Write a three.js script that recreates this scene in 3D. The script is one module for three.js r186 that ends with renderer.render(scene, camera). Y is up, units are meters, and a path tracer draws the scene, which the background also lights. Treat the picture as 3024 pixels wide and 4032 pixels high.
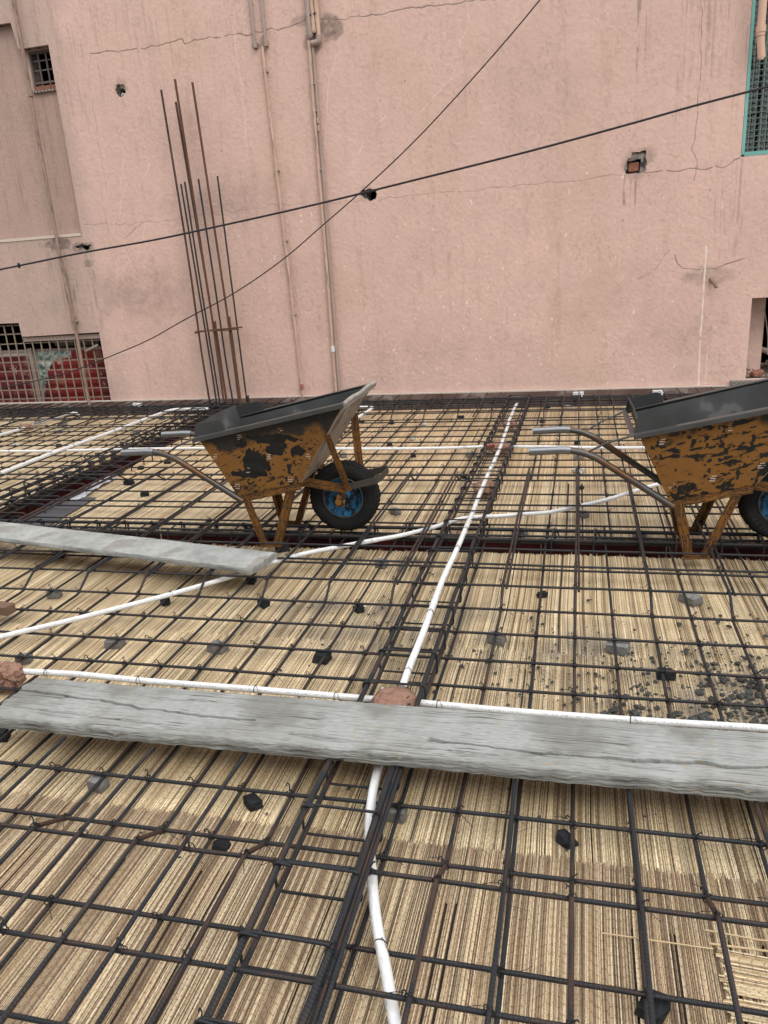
import * as THREE from 'three';
import { mergeGeometries } from 'three/addons/utils/BufferGeometryUtils.js';
import { ConvexGeometry } from 'three/addons/geometries/ConvexGeometry.js';
import { RoundedBoxGeometry } from 'three/addons/geometries/RoundedBoxGeometry.js';
import { TextGeometry } from 'three/addons/geometries/TextGeometry.js';
import { FontLoader } from 'three/addons/loaders/FontLoader.js';

// ------------------------------------------------------------------ camera, sky, sun, exposure
const scene = new THREE.Scene();
const camera = new THREE.PerspectiveCamera(67.32, 0.75, 0.05, 900);
camera.rotation.order = 'YXZ';
camera.position.set(0, 1.5, 0);
camera.rotation.set(THREE.MathUtils.degToRad(-18.15), THREE.MathUtils.degToRad(14.747), THREE.MathUtils.degToRad(-3.906));
const renderer = new THREE.WebGLRenderer({ antialias: true });
renderer.toneMapping = THREE.LinearToneMapping;
renderer.toneMappingExposure = 1.24;
renderer.shadowMap.enabled = true;
const SUN = new THREE.Vector3(0.45, 0.80, 0.42).normalize();
{ // overcast sky: even grey-white cloud, brighter overhead and a little round the hidden sun
  const W = 256, H = 128, d = new Float32Array(W * H * 4);
  for (let j = 0; j < H; j++) for (let i = 0; i < W; i++) {
    const el = ((j + 0.5) / H - 0.5) * Math.PI, az = ((i + 0.5) / W - 0.5) * 2 * Math.PI;
    const dir = new THREE.Vector3(Math.cos(el) * Math.cos(az), Math.sin(el), Math.cos(el) * Math.sin(az));
    const s = Math.max(0, Math.sin(el));
    const glow = Math.pow(Math.max(0, dir.dot(SUN)), 3);
    const wisps = 1 + 0.05 * Math.sin(dir.x * 5 + 2 * Math.sin(dir.z * 4)) + 0.04 * Math.sin(dir.z * 9 + dir.x * 3);
    const L = 1.75 * ((0.62 + 0.75 * s) / 1.37 + 0.22 * glow) * wisps;
    const k = (j * W + i) * 4;
    d[k] = L * 0.985; d[k + 1] = L * 1.0; d[k + 2] = L * 1.03; d[k + 3] = 1;
  }
  const t = new THREE.DataTexture(d, W, H, THREE.RGBAFormat, THREE.FloatType);
  t.mapping = THREE.EquirectangularReflectionMapping; t.magFilter = t.minFilter = THREE.LinearFilter; t.needsUpdate = true;
  scene.background = t; scene.environment = t;
}
const sun = new THREE.DirectionalLight(0xfff2e2, 0.9);
sun.position.copy(SUN).multiplyScalar(30); sun.target.position.set(-2, 0, -4);
sun.castShadow = true; sun.shadow.radius = 40; sun.shadow.mapSize.set(2048, 2048);
Object.assign(sun.shadow.camera, { left: -12, right: 12, top: 12, bottom: -12, near: 1, far: 80 });
scene.add(sun, sun.target);

// ------------------------------------------------------------------ helpers
function rng(seed) { let a = seed >>> 0; return () => { a = (a + 0x6D2B79F5) | 0; let t = Math.imul(a ^ (a >>> 15), 1 | a); t = (t + Math.imul(t ^ (t >>> 7), 61 | t)) ^ t; return ((t ^ (t >>> 14)) >>> 0) / 4294967296; }; }
const hash = (x, y, s) => { let h = Math.imul(x, 374761393) + Math.imul(y, 668265263) + Math.imul(s, 974634777); h = Math.imul(h ^ (h >>> 13), 1274126177); return ((h ^ (h >>> 16)) >>> 0) / 4294967296; };
function vn(x, y, s = 0) { const xi = Math.floor(x), yi = Math.floor(y); let fx = x - xi, fy = y - yi; fx = fx * fx * (3 - 2 * fx); fy = fy * fy * (3 - 2 * fy);
  const a = hash(xi, yi, s), b = hash(xi + 1, yi, s), c = hash(xi, yi + 1, s), d = hash(xi + 1, yi + 1, s); return a + (b - a) * fx + (c - a) * fy + (a - b - c + d) * fx * fy; }
function fbm(x, y, o = 4, s = 0) { let v = 0, a = 0.5, n = 0; for (let i = 0; i < o; i++) { v += a * vn(x, y, s + i * 17); n += a; x *= 2.03; y *= 2.03; a *= 0.5; } return v / n; }
const clamp = (v, a = 0, b = 1) => v < a ? a : v > b ? b : v;
const ss = (a, b, v) => { const t = clamp((v - a) / (b - a)); return t * t * (3 - 2 * t); };
const mix = (a, b, t) => [a[0] + (b[0] - a[0]) * t, a[1] + (b[1] - a[1]) * t, a[2] + (b[2] - a[2]) * t];
const s8 = (c) => { c = clamp(c); return Math.round(255 * (c <= 0.0031308 ? 12.92 * c : 1.055 * Math.pow(c, 1 / 2.4) - 0.055)); };
function dtex(data, w, h, srgb) { const t = new THREE.DataTexture(data, w, h); t.magFilter = THREE.LinearFilter; t.minFilter = THREE.LinearMipmapLinearFilter; t.generateMipmaps = true; t.wrapS = t.wrapT = THREE.RepeatWrapping; if (srgb) t.colorSpace = THREE.SRGBColorSpace; t.needsUpdate = true; return t; }
function ctex(w, h, f) { const d = new Uint8Array(w * h * 4); for (let y = 0; y < h; y++) for (let x = 0; x < w; x++) { const c = f(x, y), k = (y * w + x) * 4; d[k] = s8(c[0]); d[k + 1] = s8(c[1]); d[k + 2] = s8(c[2]); d[k + 3] = 255; } return dtex(d, w, h, true); }
function gtex(w, h, f) { const d = new Uint8Array(w * h * 4); for (let y = 0; y < h; y++) for (let x = 0; x < w; x++) { const c = Math.round(255 * clamp(f(x, y))), k = (y * w + x) * 4; d[k] = d[k + 1] = d[k + 2] = c; d[k + 3] = 255; } return dtex(d, w, h, false); }
// tileable noise on a w-periodic lattice
const tn = (x, y, px, py, s) => { const xi = Math.floor(x), yi = Math.floor(y); let fx = x - xi, fy = y - yi; fx = fx * fx * (3 - 2 * fx); fy = fy * fy * (3 - 2 * fy); const m = (a, p) => ((a % p) + p) % p;
  const a = hash(m(xi, px), m(yi, py), s), b = hash(m(xi + 1, px), m(yi, py), s), c = hash(m(xi, px), m(yi + 1, py), s), d = hash(m(xi + 1, px), m(yi + 1, py), s); return a + (b - a) * fx + (c - a) * fy + (a - b - c + d) * fx * fy; };
function tfbm(u, v, p, o, s) { let r = 0, a = 0.5, n = 0; for (let i = 0; i < o; i++) { r += a * tn(u * p, v * p, p, p, s + i); n += a; p *= 2; a *= 0.5; } return r / n; }
const std = (o) => new THREE.MeshPhysicalMaterial({ side: THREE.DoubleSide, specularIntensity: 0.5, ...o });
const lin = (r, g, b) => new THREE.Color().setRGB(r, g, b);

const used = {};
function numbered(n) { used[n] = (used[n] ?? -1) + 1; return used[n] ? n + '_' + String(used[n]).padStart(3, '0') : n; }
function shadow(o) { o.traverse((m) => { if (m.isMesh) { m.castShadow = true; m.receiveShadow = true; } }); return o; }
function thing(name, label, category, pos = [0, 0, 0], group) { const g = new THREE.Group(); g.name = numbered(name); g.position.set(...pos); g.userData = { label, category }; if (group) g.userData.group = group; scene.add(g); return g; }
function part(name, geo, mat, parent, kind, label) { const m = new THREE.Mesh(Array.isArray(geo) ? mergeGeometries(geo.map(clean)) : geo, mat); m.name = numbered(name); m.castShadow = m.receiveShadow = true; if (kind) m.userData.kind = kind; if (label) m.userData.label = label; parent.add(m); return m; }
function solo(name, label, category, geo, mat, pos = [0, 0, 0], group) { const m = part(name, geo, mat, scene); m.position.set(...pos); m.userData = { label, category }; if (group) m.userData.group = group; return m; }
function struct(name, geo, mat) { const m = part(name, geo, mat, scene); m.userData.kind = 'structure'; return m; }
function clean(g) { if (g.index) g = g.toNonIndexed(); for (const k of Object.keys(g.attributes)) if (!['position', 'normal', 'uv', 'color'].includes(k)) g.deleteAttribute(k); if (!g.attributes.uv) g.setAttribute('uv', new THREE.BufferAttribute(new Float32Array(g.attributes.position.count * 2), 2)); return g; }
function geo(pos, nor, uv, idx, col) { const g = new THREE.BufferGeometry(); g.setAttribute('position', new THREE.Float32BufferAttribute(pos, 3)); if (nor) g.setAttribute('normal', new THREE.Float32BufferAttribute(nor, 3)); if (uv) g.setAttribute('uv', new THREE.Float32BufferAttribute(uv, 2)); if (col) g.setAttribute('color', new THREE.Float32BufferAttribute(col, 3)); if (idx) g.setIndex(idx); if (!nor) g.computeVertexNormals(); return g; }
const V = (p) => new THREE.Vector3(p[0], p[1], p[2]);
// rounded-corner polyline -> dense points
function fillet(P, r, n = 4) { const o = [P[0]]; for (let i = 1; i < P.length - 1; i++) { const a = V(P[i - 1]), b = V(P[i]), c = V(P[i + 1]); const ab = a.clone().sub(b), cb = c.clone().sub(b); const k = Math.min(r, ab.length() * 0.45, cb.length() * 0.45); const s = b.clone().addScaledVector(ab.normalize(), k), e = b.clone().addScaledVector(cb.normalize(), k);
  for (let j = 0; j <= n; j++) { const t = j / n; const q = s.clone().multiplyScalar((1 - t) * (1 - t)).addScaledVector(b, 2 * t * (1 - t)).addScaledVector(e, t * t); o.push([q.x, q.y, q.z]); } } o.push(P[P.length - 1]); return o; }
function smooth(P, n) { const c = new THREE.CatmullRomCurve3(P.map(V), false, 'centripetal'); return c.getPoints(n).map((q) => [q.x, q.y, q.z]); }
// tube along points, uv in metres, closed ends
function tube(P, r, S = 8, wob = 0) {
  const n = P.length, pos = [], nor = [], uv = [], idx = [], pts = P.map(V); let N = null, len = 0; const T0 = new THREE.Vector3();
  for (let i = 0; i < n; i++) {
    const T = pts[Math.min(n - 1, i + 1)].clone().sub(pts[Math.max(0, i - 1)]).normalize();
    if (!N) { N = Math.abs(T.y) < 0.9 ? new THREE.Vector3(0, 1, 0) : new THREE.Vector3(1, 0, 0); }
    N = N.clone().addScaledVector(T, -N.dot(T)).normalize(); const B = T.clone().cross(N); if (i) len += pts[i].distanceTo(pts[i - 1]);
    const rr = typeof r === 'function' ? r(i / (n - 1)) : r;
    for (let j = 0; j <= S; j++) { const a = j / S * 2 * Math.PI, c = Math.cos(a), s = Math.sin(a); const d = N.clone().multiplyScalar(c).addScaledVector(B, s); const q = pts[i].clone().addScaledVector(d, rr * (1 + wob * (hash(i, j % S, 5) - 0.5))); pos.push(q.x, q.y, q.z); nor.push(d.x, d.y, d.z); uv.push(j / S * 0.0314, len); }
    if (i) for (let j = 0; j < S; j++) { const a = (i - 1) * (S + 1) + j, b = a + S + 1; idx.push(a, a + 1, b, b, a + 1, b + 1); }
    T0.copy(T);
  }
  for (const e of [0, n - 1]) { const T = pts[e].clone().sub(pts[e ? n - 2 : 1]).normalize(); const c = pos.length / 3; pos.push(pts[e].x, pts[e].y, pts[e].z); nor.push(T.x, T.y, T.z); uv.push(0, 0);
    for (let j = 0; j <= S; j++) { const k = (e * (S + 1) + j) * 3; pos.push(pos[k], pos[k + 1], pos[k + 2]); nor.push(T.x, T.y, T.z); uv.push(0.01, 0.01); }
    for (let j = 0; j < S; j++) e ? idx.push(c, c + 1 + j, c + 2 + j) : idx.push(c, c + 2 + j, c + 1 + j); }
  return geo(pos, nor, uv, idx);
}
function box(w, h, d, x, y, z, rot) { const g = new THREE.BoxGeometry(w, h, d); if (rot) g.rotateZ(rot); g.translate(x, y, z); const p = g.attributes.position, n = g.attributes.normal, u = g.attributes.uv; for (let i = 0; i < p.count; i++) { const X = p.getX(i), Y = p.getY(i), Z = p.getZ(i); Math.abs(n.getY(i)) > 0.7 ? u.setXY(i, X, Z) : Math.abs(n.getX(i)) > 0.7 ? u.setXY(i, Z, Y) : u.setXY(i, X, Y); } return g; }
function rbox(w, h, d, r, x, y, z) { const g = new RoundedBoxGeometry(w, h, d, 2, r); g.translate(x, y, z); return g; }
// flat-barred strip: rectangular section (a wide, b thick) from p to q; 'up' sets the wide direction
function strip(p, q, a, b, up = [0, 1, 0]) { const P = V(p), Q = V(q), T = Q.clone().sub(P), L = T.length(); T.normalize(); const U = V(up).addScaledVector(T, -V(up).dot(T)).normalize(), W = T.clone().cross(U); const g = new RoundedBoxGeometry(L, a, b, 1, Math.min(a, b) * 0.25); const M = new THREE.Matrix4().makeBasis(T, U, W).setPosition(P.add(Q).multiplyScalar(0.5)); g.applyMatrix4(M); return clean(g); }
// angle iron from p to q with leg directions u and w
function angleIron(p, q, s, t, u, w) { const T = V(q).sub(V(p)).normalize(); const U = V(u).addScaledVector(T, -V(u).dot(T)).normalize(); let Wd = V(w).addScaledVector(T, -V(w).dot(T)); Wd.addScaledVector(U, -Wd.dot(U)).normalize();
  const o1 = U.clone().multiplyScalar(s / 2), o2 = Wd.clone().multiplyScalar(s / 2); const mv = (a, o) => [a[0] + o.x, a[1] + o.y, a[2] + o.z];
  return [strip(mv(p, o1), mv(q, o1), s, t, U.toArray()), strip(mv(p, o2), mv(q, o2), s, t, Wd.toArray())]; }
// a sheet-metal plate: polygon (coplanar-ish list of points) with thickness t along its normal; uv from local x,y (or z,y)
function plate(P, t, uvf) { const pts = P.map(V); const n = new THREE.Vector3(); for (let i = 0; i < pts.length; i++) { const a = pts[i], b = pts[(i + 1) % pts.length]; n.x += (a.y - b.y) * (a.z + b.z); n.y += (a.z - b.z) * (a.x + b.x); n.z += (a.x - b.x) * (a.y + b.y); } n.normalize();
  const pos = [], nor = [], uv = [], idx = []; const U = uvf || ((p) => [p.x, p.y]);
  for (const s of [1, -1]) { const b = pos.length / 3; for (const p of pts) { const q = p.clone().addScaledVector(n, s * t / 2); pos.push(q.x, q.y, q.z); nor.push(n.x * s, n.y * s, n.z * s); uv.push(...U(p)); } for (let i = 1; i < pts.length - 1; i++) s > 0 ? idx.push(b, b + i, b + i + 1) : idx.push(b, b + i + 1, b + i); }
  for (let i = 0; i < pts.length; i++) { const a = pts[i], c = pts[(i + 1) % pts.length], e = c.clone().sub(a).cross(n).normalize(), b = pos.length / 3; for (const [p, s] of [[a, 1], [c, 1], [c, -1], [a, -1]]) { const q = p.clone().addScaledVector(n, s * t / 2); pos.push(q.x, q.y, q.z); nor.push(e.x, e.y, e.z); uv.push(...U(p)); } idx.push(b, b + 2, b + 1, b, b + 3, b + 2); }
  return geo(pos, nor, uv, idx); }
function repeat(t, x, y) { const c = t.clone(); c.repeat.set(x, y); c.needsUpdate = true; return c; }

// ------------------------------------------------------------------ materials
const steelC = (rust, seed) => ctex(128, 256, (x, y) => { const u = x / 128, v = y / 256; const n = tfbm(u, v, 4, 4, seed), f = tfbm(u, v, 32, 2, seed + 9); let c = mix([0.009, 0.011, 0.014], [0.026, 0.029, 0.033], n * 0.7 + f * 0.35); const r = ss(0.62 - rust * 0.4, 0.8 - rust * 0.3, tfbm(u, v, 8, 4, seed + 31)); c = mix(c, mix([0.05, 0.026, 0.017], [0.085, 0.046, 0.03], f), r * (0.3 + rust * 0.5)); return c; });
const ribB = gtex(32, 128, (x, y) => { const k = (y / 128 * 8 + (x / 32) * 1) % 1; const rib = Math.pow(Math.abs(Math.sin(Math.PI * k)), 6); const spine = (x < 2 || Math.abs(x - 16) < 2) ? 0.8 : 0; return Math.max(rib, spine) * 0.8 + 0.15 * hash(x, y, 3); });
const ribRep = repeat(ribB, 1 / 0.0314, 1 / 0.08);
function steel(rust, seed, rough = 0.5) { return std({ map: repeat(steelC(rust, seed), 1 / 0.0314 / 1, 1 / 0.55), roughness: rough, metalness: 0.0, specularIntensity: 0.55, bumpMap: ribRep, bumpScale: 0.0012 }); }
const M = {};
M.bar = [steel(0.15, 11, 0.46), steel(0.4, 23, 0.5), steel(0.75, 37, 0.58)];
M.rusty = steel(1.0, 51, 0.75); M.brownBar = std({ map: repeat(ctex(64, 256, (x, y) => { const n = tfbm(x / 64, y / 256, 6, 5, 55); return mix([0.028, 0.022, 0.020], [0.105, 0.062, 0.046], n); }), 1 / 0.0314, 1 / 0.9), roughness: 0.75, bumpMap: ribRep, bumpScale: 0.0012 });
M.deepRust = std({ map: repeat(ctex(64, 256, (x, y) => { const n = tfbm(x / 64, y / 256, 6, 5, 57); return mix([0.055, 0.030, 0.022], [0.17, 0.085, 0.055], n); }), 1 / 0.0314, 1 / 0.9), roughness: 0.85, bumpMap: ribRep, bumpScale: 0.0012 });
M.wire = std({ color: lin(0.03, 0.03, 0.033), roughness: 0.5, metalness: 0.5 });
M.pvc = std({ map: repeat(ctex(64, 512, (x, y) => { const u = x / 64, v = y / 512; const n = tfbm(u, v, 8, 4, 71), sp = ss(0.70, 0.78, tfbm(u, v, 32, 2, 77)); let c = mix([0.60, 0.605, 0.60], [0.74, 0.75, 0.745], n); c = mix(c, [0.36, 0.34, 0.31], sp * 0.55); if (x > 7 && x < 15) { const dash = vn(y * 0.33, Math.floor((x - 7) / 3), 5) > 0.55 && (y % 150) < 110; if (dash) c = mix(c, [0.3, 0.31, 0.33], 0.5); } return c; }), 1 / 0.0314, 1 / 0.7), roughness: 0.38 });
const dirtN = gtex(256, 256, (x, y) => tfbm(x / 256, y / 256, 8, 5, 401));
const clayB = gtex(256, 256, (x, y) => { const n = tfbm(x / 256, y / 256, 6, 5, 433); return 0.5 + 0.5 * (Math.abs(n - 0.5) * 4) * 0.6 + 0.3 * (n - 0.5); });
M.clay = std({ map: ctex(256, 256, (x, y) => { const n = tfbm(x / 256, y / 256, 5, 5, 411), f = tfbm(x / 256, y / 256, 40, 2, 415); return mix([0.16, 0.085, 0.06], [0.33, 0.20, 0.15], clamp(n * 0.8 + f * 0.4 - 0.1)); }), bumpMap: clayB, bumpScale: 0.012, roughness: 0.95 });
const woodC = ctex(1024, 1024, (x, y) => { const u = x / 1024, v = y / 1024; const wob = (tfbm(u, v, 4, 3, 60) - 0.5) * 0.03, vv = v + wob; const l1 = tn(u * 5, vv * 200, 5, 200, 61), l2 = tn(u * 14, vv * 420, 14, 420, 63), l3 = tn(u * 60, vv * 512, 60, 512, 64), iso = tfbm(u, v, 7, 5, 65), grit = hash(x, y, 66);
  let c = mix([0.15, 0.152, 0.142], [0.33, 0.338, 0.322], clamp(0.30 * l1 + 0.30 * l2 + 0.22 * l3 + 0.30 * iso + 0.12 * grit - 0.08)); c = mix(c, [0.345, 0.36, 0.352], ss(0.48, 0.68, tfbm(u, v, 6, 5, 67)) * (0.18 + 0.5 * l3));
  c = mix(c, [0.05, 0.048, 0.042], ss(0.80, 0.88, tn(u * 4, vv * 240, 4, 240, 70)) * ss(0.42, 0.58, tfbm(u, v, 6, 3, 71)) * 0.75); c = mix(c, [0.075, 0.07, 0.06], ss(0.84, 0.9, l2) * 0.5);
  const straw = ss(0.78, 0.86, tn(u * 46, vv * 220, 46, 220, 73)) * ss(0.5, 0.62, tfbm(u, v, 5, 3, 75)); c = mix(c, [0.30, 0.235, 0.15], straw * 0.6);
  c = mix(c, [0.115, 0.112, 0.102], ss(0.56, 0.7, tfbm(u, v, 5, 6, 79)) * (0.25 + 0.4 * l2)); for (const [kx, ky] of [[0.22, 0.3], [0.71, 0.62], [0.47, 0.86]]) { const d = Math.hypot((u - kx) * 1.0, (v - ky) * 2.2) * 60; if (d < 1.3) c = mix(c, [0.07, 0.06, 0.05], ss(1.3, 0.5, d + (iso - 0.5)) * 0.8); } return c; });
const woodB = gtex(512, 512, (x, y) => { const u = x / 512, v = y / 512; return 0.4 * tn(u * 5, v * 200, 5, 200, 61) + 0.35 * tn(u * 40, v * 256, 40, 256, 63) + 0.3 * tfbm(u, v, 40, 4, 81); });
M.plank = std({ map: woodC, bumpMap: woodB, bumpScale: 0.006, roughness: 0.95, vertexColors: true });
const cemC = ctex(512, 512, (x, y) => { const u = x / 512, v = y / 512; const n = tfbm(u, v, 6, 5, 91), f = tfbm(u, v, 48, 2, 95); let c = mix([0.20, 0.205, 0.195], [0.36, 0.37, 0.35], clamp(n * 1.5 - 0.3)); c = mix(c, [0.17, 0.15, 0.125], ss(0.62, 0.75, tfbm(u, v, 5, 4, 97)) * 0.5); return c.map((k) => k * (0.85 + 0.3 * f)); });
M.cemented = std({ map: cemC, bumpMap: woodB, bumpScale: 0.004, roughness: 0.96, vertexColors: true });
M.blackStone = std({ map: repeat(ctex(128, 128, (x, y) => { const n = tfbm(x / 128, y / 128, 6, 5, 101); return mix([0.007, 0.008, 0.010], [0.032, 0.034, 0.037], n); }), 1, 1), bumpMap: dirtN, bumpScale: 0.006, roughness: 0.8, specularIntensity: 0.3, flatShading: true });
M.greyBlock = std({ map: ctex(128, 128, (x, y) => { const n = tfbm(x / 128, y / 128, 8, 5, 105); return mix([0.115, 0.113, 0.108], [0.22, 0.215, 0.205], n); }), bumpMap: dirtN, bumpScale: 0.004, roughness: 0.95, flatShading: true });
M.paleStone = std({ map: ctex(128, 128, (x, y) => { const n = tfbm(x / 128, y / 128, 8, 5, 107); return mix([0.34, 0.31, 0.28], [0.55, 0.52, 0.48], n); }), roughness: 0.95, flatShading: true });
M.form = std({ map: ctex(512, 256, (x, y) => { const u = x / 512, v = y / 256; const n = tfbm(u, v, 5, 5, 111); let c = mix([0.045, 0.008, 0.009], [0.085, 0.015, 0.014], n); c = mix(c, [0.035, 0.026, 0.022], ss(0.55, 0.7, tfbm(u, v, 9, 4, 115)) * 0.7); return c; }), roughness: 0.6, metalness: 0.1 });
M.deck = std({ map: ctex(512, 512, (x, y) => { const u = x / 512, v = y / 512; return mix([0.045, 0.035, 0.028], [0.11, 0.085, 0.065], tfbm(u, v, 8, 5, 121)); }), roughness: 0.9 });
M.board = std({ map: ctex(1024, 128, (x, y) => { const u = x / 1024, v = y / 128; const n = tn(u * 12, v * 24, 12, 24, 131) * 0.4 + tfbm(u, v, 16, 4, 133) * 0.6; let c = mix([0.10, 0.062, 0.048], [0.23, 0.165, 0.135], n); c = mix(c, [0.34, 0.30, 0.26], ss(0.58, 0.7, tfbm(u, v, 10, 5, 137)) * 0.5); return mix(c, [0.085, 0.04, 0.034], ss(0.58, 0.7, tfbm(u, v, 4, 3, 139)) * 0.5); }), roughness: 0.9 });
M.mortar = std({ map: repeat(ctex(256, 256, (x, y) => { const n = tfbm(x / 256, y / 256, 10, 5, 141); return mix([0.05, 0.046, 0.042], [0.40, 0.37, 0.33], ss(0.25, 0.8, n)); }), 24, 12), bumpMap: dirtN, bumpScale: 0.02, roughness: 1 });
M.paleLine = std({ color: lin(0.55, 0.47, 0.40), roughness: 0.9, bumpMap: dirtN, bumpScale: 0.004 });
M.brick = std({ map: ctex(128, 128, (x, y) => mix([0.20, 0.075, 0.05], [0.36, 0.17, 0.12], tfbm(x / 128, y / 128, 6, 5, 151))), bumpMap: dirtN, bumpScale: 0.01, roughness: 1 });
M.dark = std({ color: lin(0.018, 0.018, 0.02), roughness: 1 });
M.pipePaint = std({ map: repeat(ctex(64, 256, (x, y) => { const u = x / 64, v = y / 256; const n = tfbm(u, v, 6, 4, 161); let c = mix([0.42, 0.28, 0.21], [0.60, 0.43, 0.34], n); return mix(c, [0.15, 0.12, 0.10], ss(0.58, 0.72, tfbm(u, v, 12, 4, 163)) * 0.6); }), 1 / 0.05, 1 / 1.3), roughness: 0.7 });
M.greyPipe = std({ map: repeat(ctex(64, 256, (x, y) => { const n = tfbm(x / 64, y / 256, 6, 4, 171); return mix([0.26, 0.205, 0.175], [0.42, 0.34, 0.30], n); }), 1 / 0.05, 1 / 1.3), roughness: 0.7 });
M.oldPipe = std({ map: repeat(ctex(64, 256, (x, y) => { const u = x / 64, v = y / 256; const n = tfbm(u, v, 6, 4, 165); let c = mix([0.21, 0.145, 0.115], [0.37, 0.265, 0.215], n); return mix(c, [0.10, 0.08, 0.07], ss(0.55, 0.7, tfbm(u, v, 12, 4, 167)) * 0.6); }), 1 / 0.05, 1 / 1.3), roughness: 0.75 });
M.peachPipe = std({ color: lin(0.56, 0.37, 0.28), roughness: 0.6, bumpMap: dirtN, bumpScale: 0.001 });
M.cable = std({ color: lin(0.022, 0.022, 0.026), roughness: 0.45 });
M.grille = std({ color: lin(0.25, 0.205, 0.155), roughness: 0.7 });
M.windowBar = std({ color: lin(0.12, 0.10, 0.095), roughness: 0.8 });
M.teal = std({ map: ctex(128, 512, (x, y) => { const n = tfbm(x / 128, y / 512, 6, 4, 181); const c = mix([0.13, 0.34, 0.31], [0.20, 0.44, 0.40], n); return mix(c, [0.45, 0.42, 0.36], ss(0.68, 0.74, tfbm(x / 128, y / 512, 12, 4, 183)) * 0.8); }), roughness: 0.6 });
M.meshWire = std({ color: lin(0.13, 0.19, 0.165), roughness: 0.6 });
M.glass = new THREE.MeshPhysicalMaterial({ color: 0xffffff, transmission: 1, thickness: 0, roughness: 0.06, ior: 1.5, side: THREE.DoubleSide });
M.greySheet = std({ color: lin(0.085, 0.085, 0.092), roughness: 0.5, bumpMap: dirtN, bumpScale: 0.003 });
M.whiteSheet = std({ color: lin(0.5, 0.52, 0.55), roughness: 0.35, bumpMap: dirtN, bumpScale: 0.01 });
M.timber = std({ color: lin(0.20, 0.125, 0.085), roughness: 0.9, bumpMap: woodB, bumpScale: 0.003 });
M.straw = std({ color: lin(0.55, 0.42, 0.25), roughness: 0.8 });

// ------------------------------------------------------------------ ground far below the slab
struct('ground', new THREE.PlaneGeometry(700, 700).rotateX(-Math.PI / 2).translate(0, -3.2, 0), std({ map: repeat(ctex(256, 256, (x, y) => mix([0.13, 0.10, 0.075], [0.24, 0.20, 0.16], tfbm(x / 256, y / 256, 6, 5, 191))), 200, 200), roughness: 1 }));

// ------------------------------------------------------------------ slab formwork deck with its three beam trenches
const XL = -9, XR = 5, ZF = 3.2, ZT0 = -3.77, ZT1 = -4.0, ZE0 = -7.76, ZE1 = -8.06, XT0 = -3.90, XT1 = -3.42;
struct('slab_deck', [box(XR - XL, 0.024, ZF - ZT0, (XL + XR) / 2, -0.016, (ZF + ZT0) / 2), box(XR - XT1, 0.024, ZT1 - ZE0, (XR + XT1) / 2, -0.016, (ZT1 + ZE0) / 2), box(XT0 - XL, 0.024, ZT1 - ZE0, (XT0 + XL) / 2, -0.016, (ZT1 + ZE0) / 2)], M.deck);
{
  const f = thing('beam_formwork', 'dark red steel formwork lining the beam trenches between the reed mats', 'formwork');
  const seg = (a, b, n, fn) => { for (let i = 0; i < n; i++) { const p = a + (b - a) * i / n, q = a + (b - a) * (i + 1) / n; part('side_panel', fn(p + 0.003, q - 0.003), M.form, f); } };
  seg(XL, XR, 22, (a, b) => box(b - a, 0.33, 0.02, (a + b) / 2, -0.196, ZT0 + 0.011));
  seg(XT1, XR, 13, (a, b) => box(b - a, 0.33, 0.02, (a + b) / 2, -0.196, ZT1 - 0.011));
  seg(XL, XT0, 8, (a, b) => box(b - a, 0.33, 0.02, (a + b) / 2, -0.196, ZT1 - 0.011));
  seg(ZE0, ZT1 - 0.024, 6, (a, b) => box(0.02, 0.33, b - a, XT0 - 0.011, -0.196, (a + b) / 2));
  seg(ZE0, ZT1 - 0.024, 6, (a, b) => box(0.02, 0.33, b - a, XT1 + 0.011, -0.196, (a + b) / 2));
  seg(XL, XR, 22, (a, b) => box(b - a, 0.33, 0.02, (a + b) / 2, -0.196, ZE0 + 0.011));
  // stiffening ribs of the left trench's panels
  for (let z = -4.3; z > -7.6; z -= 0.29) part('panel_rib', box(0.012, 0.30, 0.035, XT0 + 0.005, -0.19, z), M.form, f);
  part('trench_bottom', [box(XR - XL, 0.02, 0.26, (XL + XR) / 2, -0.375, (ZT0 + ZT1) / 2), box(XR - XL, 0.02, 0.34, (XL + XR) / 2, -0.375, (ZE0 + ZE1) / 2), box(XT1 - XT0 + 0.04, 0.02, ZT1 - ZE0, (XT0 + XT1) / 2, -0.376, (ZT1 + ZE0) / 2)], M.deck, f);
}
{ // edge board standing against the wall
  const e = thing('edge_board', 'brown stained formwork edge board along the foot of the pink wall', 'edge board');
  const cuts = [-9, -6.75, -4.95, -3.1, -1.4, 0.055, 1.75, 3.4, 5];
  for (let i = 0; i < cuts.length - 1; i++) part('board_panel', box(cuts[i + 1] - cuts[i] - 0.008, 0.46, 0.026, (cuts[i] + cuts[i + 1]) / 2, -0.125 - 0.004 * (i % 2), -8.072 - 0.002 * (i % 3)), M.board, e);
  part('top_strip', box(14, 0.014, 0.03, -2, 0.112, -8.079), M.paleLine, e);
}

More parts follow.
